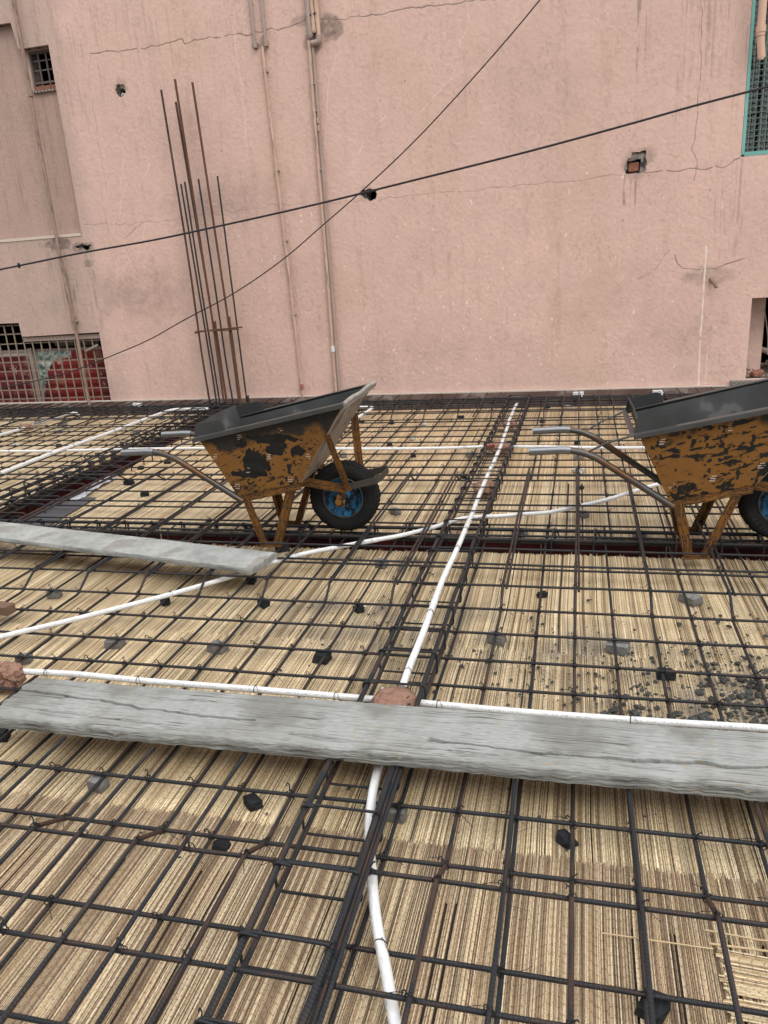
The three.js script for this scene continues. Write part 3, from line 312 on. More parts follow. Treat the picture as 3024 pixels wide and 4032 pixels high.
// ------------------------------------------------------------------ pipes on the wall
{
  const clip = (x, y, w = 0.05) => box(w, 0.012, 0.05, x, y, -8.078), coup = (x, y, r, z = -8.062, h = 0.06) => tube([[x, y - h / 2, z], [x, y + h / 2, z]], r, 12);
  let t = thing('drainpipe', 'grimy brownish thin drainpipe running down past the two left barred windows', 'pipe');
  part('pipe', tube([[-5.68, 6.5, -8.062], [-5.69, 3.9, -8.062], [-5.70, 3.1, -8.064], [-5.70, 1.98, -8.062], [-5.70, 1.9, -8.05], [-5.69, 1.52, -8.062], [-5.675, 0.9, -8.062], [-5.68, -0.3, -8.066]], 0.019, 10), M.oldPipe, t);
  for (const y of [3.42, 1.08]) part('coupling', coup(-5.69 + (y < 2 ? 0.01 : 0), y, 0.026), M.oldPipe, t); part('clip', clip(-5.675, 1.05, 0.075), M.greyPipe, t);
  t = thing('conduit', 'peach painted thin conduit clipped to the wall, left of the pipe pair', 'pipe');
  part('pipe', tube([[-3.03, 3.545, -8.085], [-3.03, 3.5, -8.068], [-3.025, 3.3, -8.066], [-3.01, 2.43, -8.066], [-2.985, 1.36, -8.066], [-2.965, 0.1, -8.068]], 0.015, 10), M.pipePaint, t);
  for (const [x, y] of [[-3.025, 3.33], [-3.01, 2.43], [-2.995, 1.75], [-2.98, 1.0]]) part('clip', clip(x, y), M.greyPipe, t); part('coupling', coup(-2.968, 0.22, 0.021), M.brick, t);
  for (const [x, lab] of [[-3.105, 'short grey pipe ending at the wall crack, left of the thin conduit top'], [-2.99, 'short grey pipe ending at the wall crack directly above the thin conduit']]) { t = thing('upper_pipe', lab, 'pipe', [0, 0, 0]); part('pipe', tube(fillet([[x + 0.0, 7, -8.07], [x, 3.56, -8.07], [x, 3.545, -8.2]], 0.02), 0.016, 10), M.greyPipe, t); part('elbow', tube([[x, 3.60, -8.069], [x, 3.545, -8.069]], 0.021, 10), M.greyPipe, t); }
  t = thing('pipe_pair', 'twin peach and grey wall pipes running down from the elbow in the cracked damp patch', 'pipe');
  part('pipe', tube([[-2.55, 3.54, -8.07], [-2.555, 2.93, -8.066], [-2.56, 1.34, -8.066], [-2.575, 0.1, -8.068]], 0.017, 10), M.pipePaint, t);
  part('pipe', tube([[-2.515, 3.50, -8.07], [-2.515, 2.79, -8.066], [-2.525, 1.34, -8.066], [-2.535, 0.1, -8.068]], 0.014, 10), M.greyPipe, t);
  for (const y of [3.17, 2.93, 2.4]) part('clip', clip(-2.545, y, 0.07), M.greyPipe, t); for (const y of [2.84, 2.77]) part('coupling', coup(-2.52, y, 0.019, -8.064, 0.045), M.pipePaint, t); part('coupling', coup(-2.567, 0.62, 0.021), M.pvc, t);
  t = thing('pipe_cluster', 'peach wall pipes ending at the top crack with rounded ends and an elbow', 'pipe');
  part('pipe', tube([[-2.53, 7, -8.06], [-2.53, 3.60, -8.06]], 0.026, 12), M.greyPipe, t); part('end_cap', tube([[-2.53, 3.64, -8.06], [-2.53, 3.58, -8.06], [-2.53, 3.565, -8.065]], (k) => k > 0.9 ? 0.018 : 0.031, 12), M.greyPipe, t);
  part('pipe', tube([[-2.487, 7, -8.055], [-2.487, 3.62, -8.055]], 0.018, 12), M.pipePaint, t); part('end_cap', tube([[-2.487, 3.65, -8.055], [-2.487, 3.61, -8.055], [-2.487, 3.60, -8.06]], (k) => k > 0.9 ? 0.014 : 0.023, 12), M.pipePaint, t);
  part('pipe', tube([[-2.44, 7, -8.06], [-2.445, 3.52, -8.06]], 0.022, 12), M.pipePaint, t); part('elbow', tube(fillet([[-2.445, 3.57, -8.055], [-2.445, 3.515, -8.055], [-2.52, 3.51, -8.055]], 0.03), 0.027, 12), M.greyPipe, t); part('tie', box(0.1, 0.012, 0.06, -2.5, 3.745, -8.07, 0.2), M.wire, t);
  t = thing('waste_pipe', 'fat peach pipe with a collar hanging in front of the teal framed mesh window', 'pipe');
  part('pipe', tube([[1.455, 6.5, -7.97], [1.458, 3.1, -7.97], [1.475, 2.95, -7.97], [1.478, 2.92, -7.97], [1.479, 2.90, -7.97]], (k) => k > 0.99 ? 0.014 : k > 0.8 ? 0.029 : 0.032, 16), M.peachPipe, t); part('collar', [coup(1.458, 3.13, 0.041, -7.97, 0.05), coup(1.458, 3.095, 0.037, -7.97, 0.03)], M.peachPipe, t);
}
// ------------------------------------------------------------------ the facing building across the site (behind the camera; it takes the low sky from the wall)
{
  const n = thing('neighbour_building', 'plain rendered building across the site, facing the pink wall from behind the viewer', 'building');
  const nm = std({ map: repeat(ctex(256, 256, (x, y) => mix([0.24, 0.22, 0.20], [0.36, 0.335, 0.31], tfbm(x / 256, y / 256, 5, 5, 611))), 0.2, 0.2), roughness: 0.95 });
  part('wall', box(17, 10.6, 6, -5.5, 2.1, 9.5), nm, n); part('parapet', box(17.2, 0.5, 0.25, -5.5, 7.65, 6.55), nm, n);
  for (let k = 0; k < 2; k++) for (let i = 0; i < 5; i++) { part('window', box(1.2, 1.3, 0.06, -12 + i * 3.2, 1.6 + k * 3.1, 6.49), M.dark, n); part('sill', box(1.4, 0.08, 0.18, -12 + i * 3.2, 0.9 + k * 3.1, 6.44), nm, n); }
}
// ------------------------------------------------------------------ cables
{
  const c1 = [[-8.5, 1.42, -7.3], [-5.91, 1.66, -7.3], [-4.92, 1.76, -7.3], [-4.06, 1.83, -7.3], [-3.33, 1.91, -7.3], [-2.32, 2.03, -7.3], [-1.52, 2.14, -7.3], [-0.39, 2.3, -7.3], [0.42, 2.43, -7.3], [0.89, 2.51, -7.3], [1.42, 2.59, -7.3], [3.4, 2.92, -7.3]];
  let t = thing('overhead_cable', 'thick black cable rising gently left to right across the pink wall', 'cable'); part('cable', tube(smooth(c1, 60), 0.0092, 8), M.cable, t); part('tie', box(0.008, 0.05, 0.03, -5.67, 1.685, -7.3), M.cable, t);
  const c2 = [[-7.6, 0.25, -7.7], [-6.57, 0.36, -7.7], [-6.21, 0.41, -7.7], [-5.63, 0.51, -7.7], [-5.13, 0.65, -7.7], [-4.55, 0.83, -7.7], [-4.07, 1.03, -7.7], [-3.47, 1.27, -7.7], [-2.9, 1.565, -7.7], [-2.43, 1.87, -7.7], [-2.05, 2.12, -7.7], [-1.48, 2.53, -7.7], [-0.82, 3.08, -7.7], [-0.38, 3.48, -7.7], [1.0, 4.85, -7.7]];
  solo('thin_cable', 'thin black cable curving steeply up across the pink wall to the top right', 'cable', tube(smooth(c2, 70), 0.0058, 8), M.cable);
}

// ------------------------------------------------------------------ reed mats (every reed is its own half-round strip)
const reedC = ctex(64, 1024, (x, y) => { const lane = x >> 4, v = y / 1024, n = tn(lane * 1.0, v * 48, 4, 48, 501), f = tn(x * 0.5, v * 160, 32, 160, 503); const off = (lane % 2) * 0.5, k = ((v * 20 + off) % 1 + 1) % 1; const th = Math.abs(k - 0.5) > 0.44 ? 1 : 0; let q = 0.80 + 0.22 * n + 0.16 * (f - 0.5); const c = [q, q * (0.985 + 0.02 * n), q * (0.96 + 0.05 * n)]; return th ? mix(c, [0.30, 0.21, 0.13], 0.55) : c; });
const reedB = gtex(64, 1024, (x, y) => { const lane = x >> 4, v = y / 1024, off = (lane % 2) * 0.5, k = ((v * 20 + off) % 1 + 1) % 1; return clamp(0.3 + 0.5 * Math.pow(Math.sin(Math.PI * k), 0.6) + 0.15 * tn(x * 0.5, v * 128, 32, 128, 509)); });
M.reed = std({ map: reedC, bumpMap: reedB, bumpScale: 0.0016, roughness: 0.62, vertexColors: true });
const PAL = {
  straw: [[0.66, 0.53, 0.34, 5], [0.76, 0.65, 0.46, 5], [0.52, 0.39, 0.23, 2.4], [0.36, 0.24, 0.13, 1.5], [0.20, 0.12, 0.07, 0.8]],
  brown: [[0.45, 0.335, 0.205, 3.2], [0.66, 0.54, 0.36, 3.2], [0.29, 0.195, 0.12, 2.8], [0.17, 0.105, 0.07, 2.2], [0.075, 0.042, 0.034, 1.7], [0.74, 0.63, 0.45, 1.6]],
  pale: [[0.66, 0.53, 0.33, 4], [0.78, 0.66, 0.45, 4.5], [0.46, 0.345, 0.195, 2.6], [0.29, 0.195, 0.105, 1.9], [0.125, 0.075, 0.045, 1.2]],
  gold: [[0.66, 0.49, 0.29, 5], [0.74, 0.59, 0.39, 5], [0.50, 0.35, 0.19, 2.4], [0.36, 0.23, 0.12, 1.3], [0.70, 0.51, 0.36, 1]],
};
function reeds({ x0, x1, zn, zf, w, pal, seed, jag = 0.03, jagN = 0.01, y = 0, dirt, gap = 0.012, seg = 0.12, bow = 0.006, tipDark = 0 }) {
  const r = rng(seed), P = PAL[pal], tot = P.reduce((a, p) => a + p[3], 0), pos = [], nor = [], uv = [], col = [], idx = [];
  const prof = [[-0.5, 0], [-0.27, 0.9], [0.27, 0.9], [0.5, 0]], pn = [[-0.9, 0.42], [-0.35, 0.93], [0.35, 0.93], [0.9, 0.42]];
  let drift = 0;
  for (let x = x0; x < x1;) {
    const ww = w * (0.7 + 0.6 * r()); x += ww; if (r() < gap) { x += w * (0.3 + r()); continue; }
    let pick = r() * tot, c = P[0]; for (const p of P) { pick -= p[3]; if (pick <= 0) { c = p; break; } }
    drift = fbm(x * 5, seed, 3, 7); const tone = (0.80 + 0.34 * r()) * (0.88 + 0.24 * drift);
    const a = (typeof zn === 'function' ? zn(x) : zn) - r() * jagN, b = (typeof zf === 'function' ? zf(x) : zf) - (r() < 0.12 ? r() * jag : r() * jag * 0.45); if (a - b < 0.03) continue;
    const n = Math.max(2, Math.ceil((a - b) / seg)), h = ww * 0.5, yo = y + (r() - 0.5) * 0.0016, ph = r() * 9, u0 = Math.floor(r() * 4) / 4, vo = r(), st = pos.length / 3, kx = (r() - 0.5) * 0.004;
    for (let i = 0; i <= n; i++) {
      const t = i / n, z = a + (b - a) * t, wx = x + bow * (fbm(x * 3, z * 2.2, 2, seed) - 0.5) * 2 + kx * (t - 0.5), wy = yo + 0.009 * (fbm(x * 3.5, z * 3.5, 2, 33) - 0.35) + (i === n ? r() * 0.003 : 0);
      let q = tone * (0.72 + 0.56 * vn(z * 9 + ph, x * 900, 3)); let cc = mix(c, [0.48, 0.375, 0.235], 0.26).map((k) => k * q);
      if (tipDark && t > 0.93) cc = mix(cc, [0.13, 0.075, 0.05], tipDark * r());
      if (dirt) { const d = dirt(wx, z, r()); if (d > 0) cc = mix(cc, [0.155, 0.145, 0.13], d); }
      for (let k = 0; k < 4; k++) { pos.push(wx + prof[k][0] * ww, wy + prof[k][1] * h, z); nor.push(pn[k][0], pn[k][1], 0); uv.push(u0 + 0.02 + k * 0.07, z * 2 + vo); col.push(...cc); }
      if (i) for (let k = 0; k < 3; k++) { const p = st + (i - 1) * 4 + k, s = p + 4; idx.push(p, p + 1, s, p + 1, s + 1, s); }
    }
    for (const e of [0, n]) { const p = st + e * 4; idx.push(p, p + 1, p + 2, p, p + 2, p + 3); }
  }
  return geo(pos, nor, uv, idx, col);
}
const stain = (x, z, r) => { const d1 = Math.exp(-(((x - 0.55) / 0.55) ** 2 + ((z + 2.3) / 0.42) ** 2)), d2 = Math.exp(-(((x + 0.95) / 0.45) ** 2 + ((z + 3.05) / 0.07) ** 2)), d3 = 0.75 * Math.exp(-(((x + 0.7) / 0.6) ** 2 + ((z + 2.75) / 0.3) ** 2)), d4 = 0.55 * Math.exp(-(((x - 0.05) / 0.3) ** 2 + ((z + 2.8) / 0.12) ** 2)); return clamp((d1 + d2 + d3 + d4) * 1.3 * ss(0.36, 0.66, fbm(x * 13, z * 11, 4, 61) * 0.75 + r * 0.28)) * 0.72; };
function mat(label, o) { const g = thing('reed_mat', label, 'reed mat', [0, 0, 0], 'reed mats covering the slab formwork'); part('reed', reeds(o), M.reed, g, 'stuff'); return g; }
const sl = (a, b, c, d) => (x) => a + (b - a) * clamp((x - c) / (d - c));
mat('nearest brownish reed mat, its ragged far edge overlapping the paler mat', { x0: -2.6, x1: 1.7, zn: -0.35, zf: -1.63, w: 0.0027, pal: 'brown', seed: 1, jag: 0.035, y: 0.0075, seg: 0.11, tipDark: 0.75, gap: 0.02 });
mat('pale straw reed mat lying under both grey planks in front of the cross trench', { x0: -4.6, x1: 2.2, zn: -1.45, zf: -2.72, w: 0.0028, pal: 'pale', seed: 2, y: 0.001, dirt: stain, seg: 0.11 });
mat('straw reed mat whose ragged far edge overhangs the front of the cross trench', { x0: -4.9, x1: 2.6, zn: -2.6, zf: -3.765, w: 0.0031, pal: 'pale', seed: 3, jag: 0.045, y: -0.0035, dirt: stain, seg: 0.12 });
mat('small reed mat strip overlapping at the right among the grey gravel', { x0: 0.27, x1: 2.0, zn: -2.2, zf: -2.655, w: 0.003, pal: 'pale', seed: 12, jag: 0.02, y: 0.006, dirt: stain, seg: 0.11 });
const zL = (x) => (x < -3.4 ? -4.03 - (-3.4 - x) / 0.24 * 1.9 : -4.0);
mat('striped reed mat behind the cross trench beneath both wheelbarrows', { x0: -3.62, x1: 2.8, zn: zL, zf: -5.13, w: 0.0052, pal: 'straw', seed: 4, y: 0.001, seg: 0.2, tipDark: 0.5 });
mat('golden reed mat under the white cross conduit behind the wheelbarrows', { x0: -3.66, x1: 2.8, zn: (x) => Math.min(-5.05, zL(x)), zf: -6.24, w: 0.0056, pal: 'gold', seed: 5, y: -0.002, seg: 0.22, tipDark: 0.6 });
mat('narrow golden reed mat second from the wall on the right bay', { x0: -3.66, x1: 2.8, zn: -6.16, zf: sl(-6.92, -6.86, -2, 0), w: 0.0056, pal: 'gold', seed: 6, y: 0.002, seg: 0.24, tipDark: 0.8, jag: 0.05 });
mat('golden reed mat along the foot of the wall on the right bay', { x0: -3.66, x1: 2.8, zn: -6.8, zf: -7.74, w: 0.006, pal: 'gold', seed: 7, y: -0.003, seg: 0.24, jag: 0.05 });
mat('pale reed mat left of the long trench nearest the upper grey plank', { x0: -7.0, x1: -3.93, zn: -4.02, zf: -5.2, w: 0.0056, pal: 'straw', seed: 8, y: 0.001, seg: 0.22 });
mat('pale reed mat left of the long trench under the crossing white conduits', { x0: -7.6, x1: -3.92, zn: -5.1, zf: -6.5, w: 0.006, pal: 'straw', seed: 9, y: -0.002, seg: 0.24 });
mat('pale reed mat along the foot of the wall left of the long trench', { x0: -8.2, x1: -3.92, zn: -6.4, zf: -7.74, w: 0.0062, pal: 'straw', seed: 10, y: 0.001, seg: 0.24, jag: 0.04 });
{ // the turned mat at the lower right, reeds running across
  const g = thing('turned_reed_mat', 'pale reed mat turned sideways at the lower right corner, reeds running across', 'reed mat', [0.31, 0, -1.425]); const q = reeds({ x0: 0, x1: 0.9, zn: 0, zf: -1.2, w: 0.0036, pal: 'pale', seed: 21, jagN: 0.02, jag: 0.05, y: 0.0125, seg: 0.11, gap: 0.05 });
  q.rotateY(-Math.PI / 2); part('reed', q, M.reed, g, 'stuff'); g.rotation.y = -0.05;
}
for (const [i, [a, b, lab]] of [[[0.069, 0.022, -1.412], [0.305, 0.02, -1.413], 'single loose straw reed lying across the near mat at the lower right'], [[0.295, 0.02, -1.462], [0.50, 0.024, -1.45], 'loose straw reed lying just above the turned mat at the right edge, farther one'], [[0.30, 0.021, -1.425], [0.52, 0.02, -1.43], 'loose straw reed lying along the upper edge of the turned mat']].entries()) solo('loose_reed', lab, 'reed', tube([a, [(a[0] + b[0]) / 2, a[1] + 0.003, (a[2] + b[2]) / 2 + 0.004], b], 0.0018 + i * 0.0004, 6), M.straw);

// ------------------------------------------------------------------ reinforcement
const RB = rng(5); const jit = (a) => (RB() - 0.5) * 2 * a;
const pickBar = () => M.bar[Math.floor(RB() * 2.4)];
function lineBar(p, q, step = 0.45, a = 0.003) { const n = Math.max(2, Math.round(V(p).distanceTo(V(q)) / step)), o = []; for (let i = 0; i <= n; i++) { const t = i / n; o.push([p[0] + (q[0] - p[0]) * t + (i && i < n ? jit(a) : 0), p[1] + (q[1] - p[1]) * t + jit(0.0006), p[2] + (q[2] - p[2]) * t + (i && i < n ? jit(a) : 0)]); } return smooth(o, n * 3); }
const knot = (() => { const g = [new THREE.TorusGeometry(0.0088, 0.0011, 4, 9).rotateY(0.8), new THREE.TorusGeometry(0.0086, 0.0011, 4, 9).rotateY(-0.75)]; g.push(tube(smooth([[0.002, 0.008, 0], [0.006, 0.016, 0.003], [0.011, 0.018, 0.002], [0.012, 0.012, 0]], 7), 0.0013, 4)); g.push(tube(smooth([[0, 0.006, 0.002], [0.012, 0.004, 0.014], [0.03, -0.006, 0.028]], 6), 0.0007, 3)); return mergeGeometries(g.map(clean)); })();
function knots(list, parent) { const g = list.map(([x, y, z], i) => { const q = knot.clone(); const s = 1.05 + 0.5 * hash(i, 1, 3); q.scale(s, s, s); q.rotateY((hash(i, 2, 5) - 0.5) * 1.6 + (hash(i, 3, 5) > 0.5 ? Math.PI : 0)); q.translate(x, y, z); return q; }); part('tie_wire', g, M.wire, parent, 'stuff'); }
const YL = 0.040, YC = 0.050, YCT = 0.105, YT = 0.1152, RM = 0.0058;
const crankX = [1.55, 1.24, 0.925, 0.615, 0.308, 0.003, -0.305, -0.79, -1.094, -1.402, -1.723, -2.04, -2.365, -2.683, -3.0, -3.32, -3.64, -3.96], evenX = [1.4, 1.08, 0.77, 0.462, 0.152, -0.146, -0.468, -0.946, -1.248, -1.566, -1.88, -2.2, -2.522, -2.84, -3.16, -3.48, -3.8];
const lowRows = [-0.72, -0.958, -1.248, -1.526, -1.722, -1.93, -2.13, -2.364, -2.563, -2.78, -3.0, -3.457], topRows = [-0.85, -1.103, -1.415, -3.129, -3.372, -3.569];
{
  const m = thing('rebar_mesh', 'grid of dark tied reinforcing bars in the front bay, before the cross trench', 'rebar mesh'), kn = [];
  const ext = (z) => [-2.2 + (z + 1) * 1.1, 1.15 - (z + 1) * 0.45];
  for (const z of lowRows) { const [a, b] = ext(z); part('cross_bar', tube(lineBar([a, YC, z + jit(0.004)], [b, YC, z + jit(0.004)]), RM, 8), pickBar(), m); }
  for (const z of topRows) { const [a, b] = ext(z); part('cross_bar', tube(lineBar([a, YCT, z + jit(0.004)], [b, YCT, z + jit(0.004)]), RM, 8), pickBar(), m); }
  for (const x of evenX) { part('long_bar', tube(lineBar([x + jit(0.006), YL, -0.55], [x + jit(0.006), YL, -4.12]), RM, 8), pickBar(), m); if (x > -2.9) part('dowel_bar', tube(lineBar([x + 0.02 * (x < -0.5 ? -1 : 0.2) + jit(0.006), YT, -0.55], [x - 0.005, YT + 0.004, -1.79 + jit(0.012)]), RM, 8), pickBar(), m); for (const z of lowRows) kn.push([x, YC, z]); for (const z of topRows) if (z > -1.5) kn.push([x, YT - 0.004, z]); }
  for (const x of crankX) { const p = fillet([[x + jit(0.008), YT, -0.55], [x, YT, -1.0 + jit(0.1)], [x, YT, -1.408], [x, YL + 0.002, -1.535], [x + jit(0.004), YL, -2.2], [x, YL, -2.99], [x, YT, -3.11], [x + jit(0.006), YT, -4.0], [x + jit(0.006), YT, -5.05 + jit(0.03)]], 0.018); part('cranked_bar', tube(p, RM + 0.0003, 8), RB() < 0.35 ? M.bar[2] : pickBar(), m); for (const z of lowRows) if (z < -1.5 && z > -3.05) kn.push([x, YC, z]); for (const z of topRows) kn.push([x, YT - 0.004, z]); }
  // rust sleeves where the near bars were bent
  for (const x of [-1.402, -1.094, -0.79, -0.305, 0.308]) part('rusty_bend', tube(fillet([[x, YT - 0.004, -1.418], [x, YL + 0.006, -1.528]], 0.01), RM + 0.0009, 8), M.rusty, m);
  knots(kn, m);
  const w = []; for (let i = 0; i < 46; i++) { const r = rng(900 + i); const bx = evenX[4 + Math.floor(r() * 9)] ?? 0, bz = [-1.248, -1.415, -1.526, -1.722, -2.364, -2.563, -3.0, -3.457][Math.floor(r() * 8)], a = r() * 6.28, L = 0.05 + r() * 0.09, c = (r() - 0.5) * 0.06; w.push(tube(smooth([[bx, 0.055, bz], [bx + L * 0.5 * Math.cos(a) - c * Math.sin(a), 0.045, bz + L * 0.5 * Math.sin(a) + c * Math.cos(a)], [bx + L * Math.cos(a), 0.018 + r() * 0.03, bz + L * Math.sin(a)]], 9), 0.0006, 4)); }
  part('stray_wire', w, M.wire, m, 'stuff');
}
const rearLow = [-4.08, -4.33, -4.66, -4.965, -5.11, -5.30, -5.49, -5.69, -5.88, -6.08, -6.28, -6.51, -6.68, -6.99, -7.29, -7.51], rearTop = [-4.27, -4.90, -6.62, -7.09, -7.36, -7.62];
{
  const m = thing('rebar_mesh', 'grid of dark tied reinforcing bars behind the cross trench, reaching the wall', 'rebar mesh'), kn = [];
  for (const z of rearLow) part('cross_bar', tube(lineBar([Math.max(-8.4, -4.4 + z * 0.55), YC, z + jit(0.008)], [2.3, YC, z + jit(0.008)], 0.6), RM, 6), pickBar(), m);
  for (const z of rearTop) part('cross_bar', tube(lineBar([Math.max(-8.4, -4.4 + z * 0.55), YCT, z + jit(0.008)], [2.3, YCT, z + jit(0.008)], 0.6), RM, 6), pickBar(), m);
  const A = [1.88, 1.57, 1.26, 0.95, 0.64, 0.316, 0.016, -0.292, -0.767, -1.078, -1.397, -1.71, -2.02, -2.34, -2.66, -2.98, -3.3], B = [1.72, 1.41, 1.10, 0.79, 0.491, 0.183, -0.142, -0.924, -1.243, -1.55, -1.86, -2.18, -2.50, -2.82, -3.14], Lx = []; for (let i = 0; i < 26; i++) Lx.push(-4.02 - i * 0.163);
  const far = (x) => (x < -3.6 ? -4.05 : -3.85);
  for (const x of B.concat(Lx.filter((_, i) => i % 2))) { part('long_bar', tube(lineBar([x, YL, far(x)], [x + jit(0.015), YL, -7.98], 0.6), RM, 6), pickBar(), m); part('dowel_bar', tube(lineBar([x + 0.02, YT, -6.75 + jit(0.05)], [x + 0.02, YT, -8.0], 0.6), RM, 6), pickBar(), m); for (const z of rearLow) if (hash(Math.round(x * 100), Math.round(z * 100), 4) < 0.75) kn.push([x, YC, z]); }
  for (const x of A.concat(Lx.filter((_, i) => !(i % 2)))) { const l = x < -3.6; const p = l ? [[x, YL, -4.05], [x, YL, -6.4], [x, YL, -6.95], [x, YT, -7.08], [x, YT, -8.0]] : [[x + jit(0.01), YT + 0.002, -3.075 + jit(0.015)], [x, YT, -4.0], [x, YT, -4.86], [x, YL, -4.985], [x + jit(0.006), YL, -6.0], [x, YL, -6.95], [x, YT, -7.08], [x, YT, -8.0]]; part('cranked_bar', tube(fillet(p, 0.018), RM, 6), pickBar(), m); for (const z of rearLow) if (z > -6.95 && z < -4.9 && hash(Math.round(x * 100), Math.round(z * 100), 6) < 0.75) kn.push([x, YC, z]); for (const z of rearTop) kn.push([x, YT - 0.004, z]); }
  knots(kn, m);
}
function hoop(P, r, parent, mat = pickBar()) { part('stirrup', tube(fillet(P, 0.016, 3), r, 6), mat, parent); }
{ // ladder-like beam cage down the middle
  const c = thing('beam_cage', 'ladder-like rebar cage of thick bars and stirrups running down the middle to the wall', 'rebar cage');
  const xl = (z) => -0.688 + (z < -3.4 ? (-3.4 - z) * 0.0075 : 0), xr = (z) => -0.496 + (z < -3.4 ? (-3.4 - z) * 0.0085 : 0);
  for (const [f, y, r] of [[xl, 0.118, 0.0090], [xr, 0.118, 0.0090], [xl, 0.0645, 0.0072], [xr, 0.0645, 0.0072]]) { const o = []; for (let z = -0.6; z > -7.95; z -= 0.3) o.push([f(z) + jit(0.004), y + jit(0.0015), z]); part('main_bar', tube(smooth(o, 90), r, 10), M.bar[Math.floor(RB() * 2)], c); }
  part('main_bar', tube(smooth([[-0.478, 0.112, -0.6], [-0.478, 0.114, -1.2], [-0.486, 0.115, -1.80]], 20), 0.0055, 8), M.bar[2], c);
  const zs = [-0.77, -0.972, -1.178, -1.385, -1.593, -1.80, -2.02, -2.226, -2.454, -2.64, -2.843, -3.071, -3.257, -3.472, -3.675, -3.927, -4.083, -4.313, -4.543, -4.733, -4.911, -5.116, -5.305, -5.508, -5.707, -5.884, -6.07, -6.308, -6.477, -6.699, -6.936, -7.13, -7.33, -7.52, -7.72], kn = [];
  for (const z of zs) { const a = xl(z) - 0.012, b = xr(z) + 0.012, s = z + 0.008 + jit(0.008), t = z; hoop([[a + 0.045 + jit(0.012), 0.1335, t + 0.010], [a - 0.001, 0.132, t + 0.003], [a, 0.045, s], [b, 0.045, s], [b, 0.1305, t], [a + 0.002, 0.1305, t - 0.002], [a - 0.003, 0.095, t - 0.005]], 0.0041, c); kn.push([a + 0.012, 0.118, t], [b - 0.012, 0.118, t]); }
  knots(kn, c);
}
{ // cross-trench cage
  const c = thing('beam_cage', 'rebar cage lying in the cross trench in front of the wheelbarrows', 'rebar cage');
  for (const [y, z, r] of [[0.068, -3.80, 0.0105], [0.066, -3.957, 0.0105], [0.06, -3.88, 0.007], [-0.08, -3.80, 0.006], [-0.08, -3.957, 0.006], [-0.24, -3.81, 0.008], [-0.24, -3.95, 0.008]]) part('main_bar', tube(lineBar([-6.4, y, z], [2.4, y, z], 0.5, 0.004), r, 8), M.bar[Math.floor(RB() * 2)], c);
  for (let x = -6.3; x < 2.4; x += 0.2) { const q = x + jit(0.012), l = jit(0.03); hoop([[q + 0.01, 0.02, -3.93], [q, 0.079, -3.97], [q + l * 0.3, 0.081, -3.787], [q + l, -0.25, -3.787], [q + l, -0.25, -3.97], [q + 0.008, 0.079, -3.97], [q + 0.03, 0.03, -3.945]], 0.0048, c, RB() < 0.12 ? M.rusty : pickBar()); }
}
{ // long left trench cage
  const c = thing('beam_cage', 'rebar cage of thick bars lying in the long trench at the left', 'rebar cage');
  for (const [x, y, r] of [[-3.95, 0.085, 0.009], [-3.91, 0.05, 0.008], [-3.80, 0.09, 0.009], [-3.86, 0.066, 0.010], [-3.74, 0.07, 0.009], [-3.66, 0.064, 0.008], [-3.5, 0.066, 0.009], [-3.86, -0.1, 0.006], [-3.5, -0.1, 0.006], [-3.84, -0.26, 0.009], [-3.66, -0.26, 0.009], [-3.5, -0.26, 0.009]]) part('main_bar', tube(lineBar([x + 0.03, y, -3.85], [x - 0.04, y, -7.98], 0.5, 0.006), r, 8), RB() < 0.4 ? M.bar[2] : M.bar[0], c);
  for (let z = -4.08; z > -7.9; z -= 0.165) { const q = z + jit(0.02), k = (z + 4) * 0.012, u = RB() < 0.5; hoop([[-3.80 + k, 0.02, q + 0.01], [-3.872 + k, 0.081, q], [-3.487 + k, 0.082, q + jit(0.02)], [-3.487 + k, -0.27, q], [-3.872 + k, -0.27, q], [-3.872 + k, 0.08, q + 0.008], [-3.82 + k, 0.081, q + 0.009]], 0.0052, c, RB() < 0.3 ? M.rusty : pickBar()); hoop([[-3.93 + k, 0.0, q + 0.07], [-3.975 + k + jit(0.03), 0.098 + jit(0.02), q + 0.07], [-3.80 + k + jit(0.03), 0.10 + jit(0.015), q + 0.075 + jit(0.02)], [-3.79 + k, 0.03, q + 0.08]], 0.0055, c, RB() < 0.2 ? M.rusty : pickBar()); if (u) hoop([[-3.70 + k, 0.03, q + 0.05], [-3.752 + k, 0.085, q + 0.05], [-3.647 + k, 0.085, q + 0.06], [-3.647 + k, -0.27, q + 0.05], [-3.70 + k, -0.27, q + 0.05]], 0.0048, c, RB() < 0.5 ? M.rusty : pickBar()); }
}
{ // wall edge cage
  const c = thing('beam_cage', 'rebar cage lying in the edge trench along the foot of the pink wall', 'rebar cage');
  for (const [y, z, r] of [[0.045, -7.82, 0.008], [0.05, -7.93, 0.008], [0.046, -8.03, 0.008], [0.0, -7.81, 0.006], [-0.06, -7.81, 0.006], [-0.05, -8.03, 0.006], [-0.24, -7.83, 0.008], [-0.24, -8.02, 0.008]]) part('main_bar', tube(lineBar([-8.6, y, z], [2.5, y, z], 0.7, 0.006), r, 6), M.bar[Math.floor(RB() * 2)], c);
  for (let x = -8.5; x < 2.5; x += 0.17) { const q = x + jit(0.02); hoop([[q, 0.02, -7.85], [q, 0.058, -7.80], [q + jit(0.02), 0.06, -8.042], [q, -0.25, -8.042], [q, -0.25, -7.80], [q + 0.006, 0.058, -7.80]], 0.0045, c); }
}
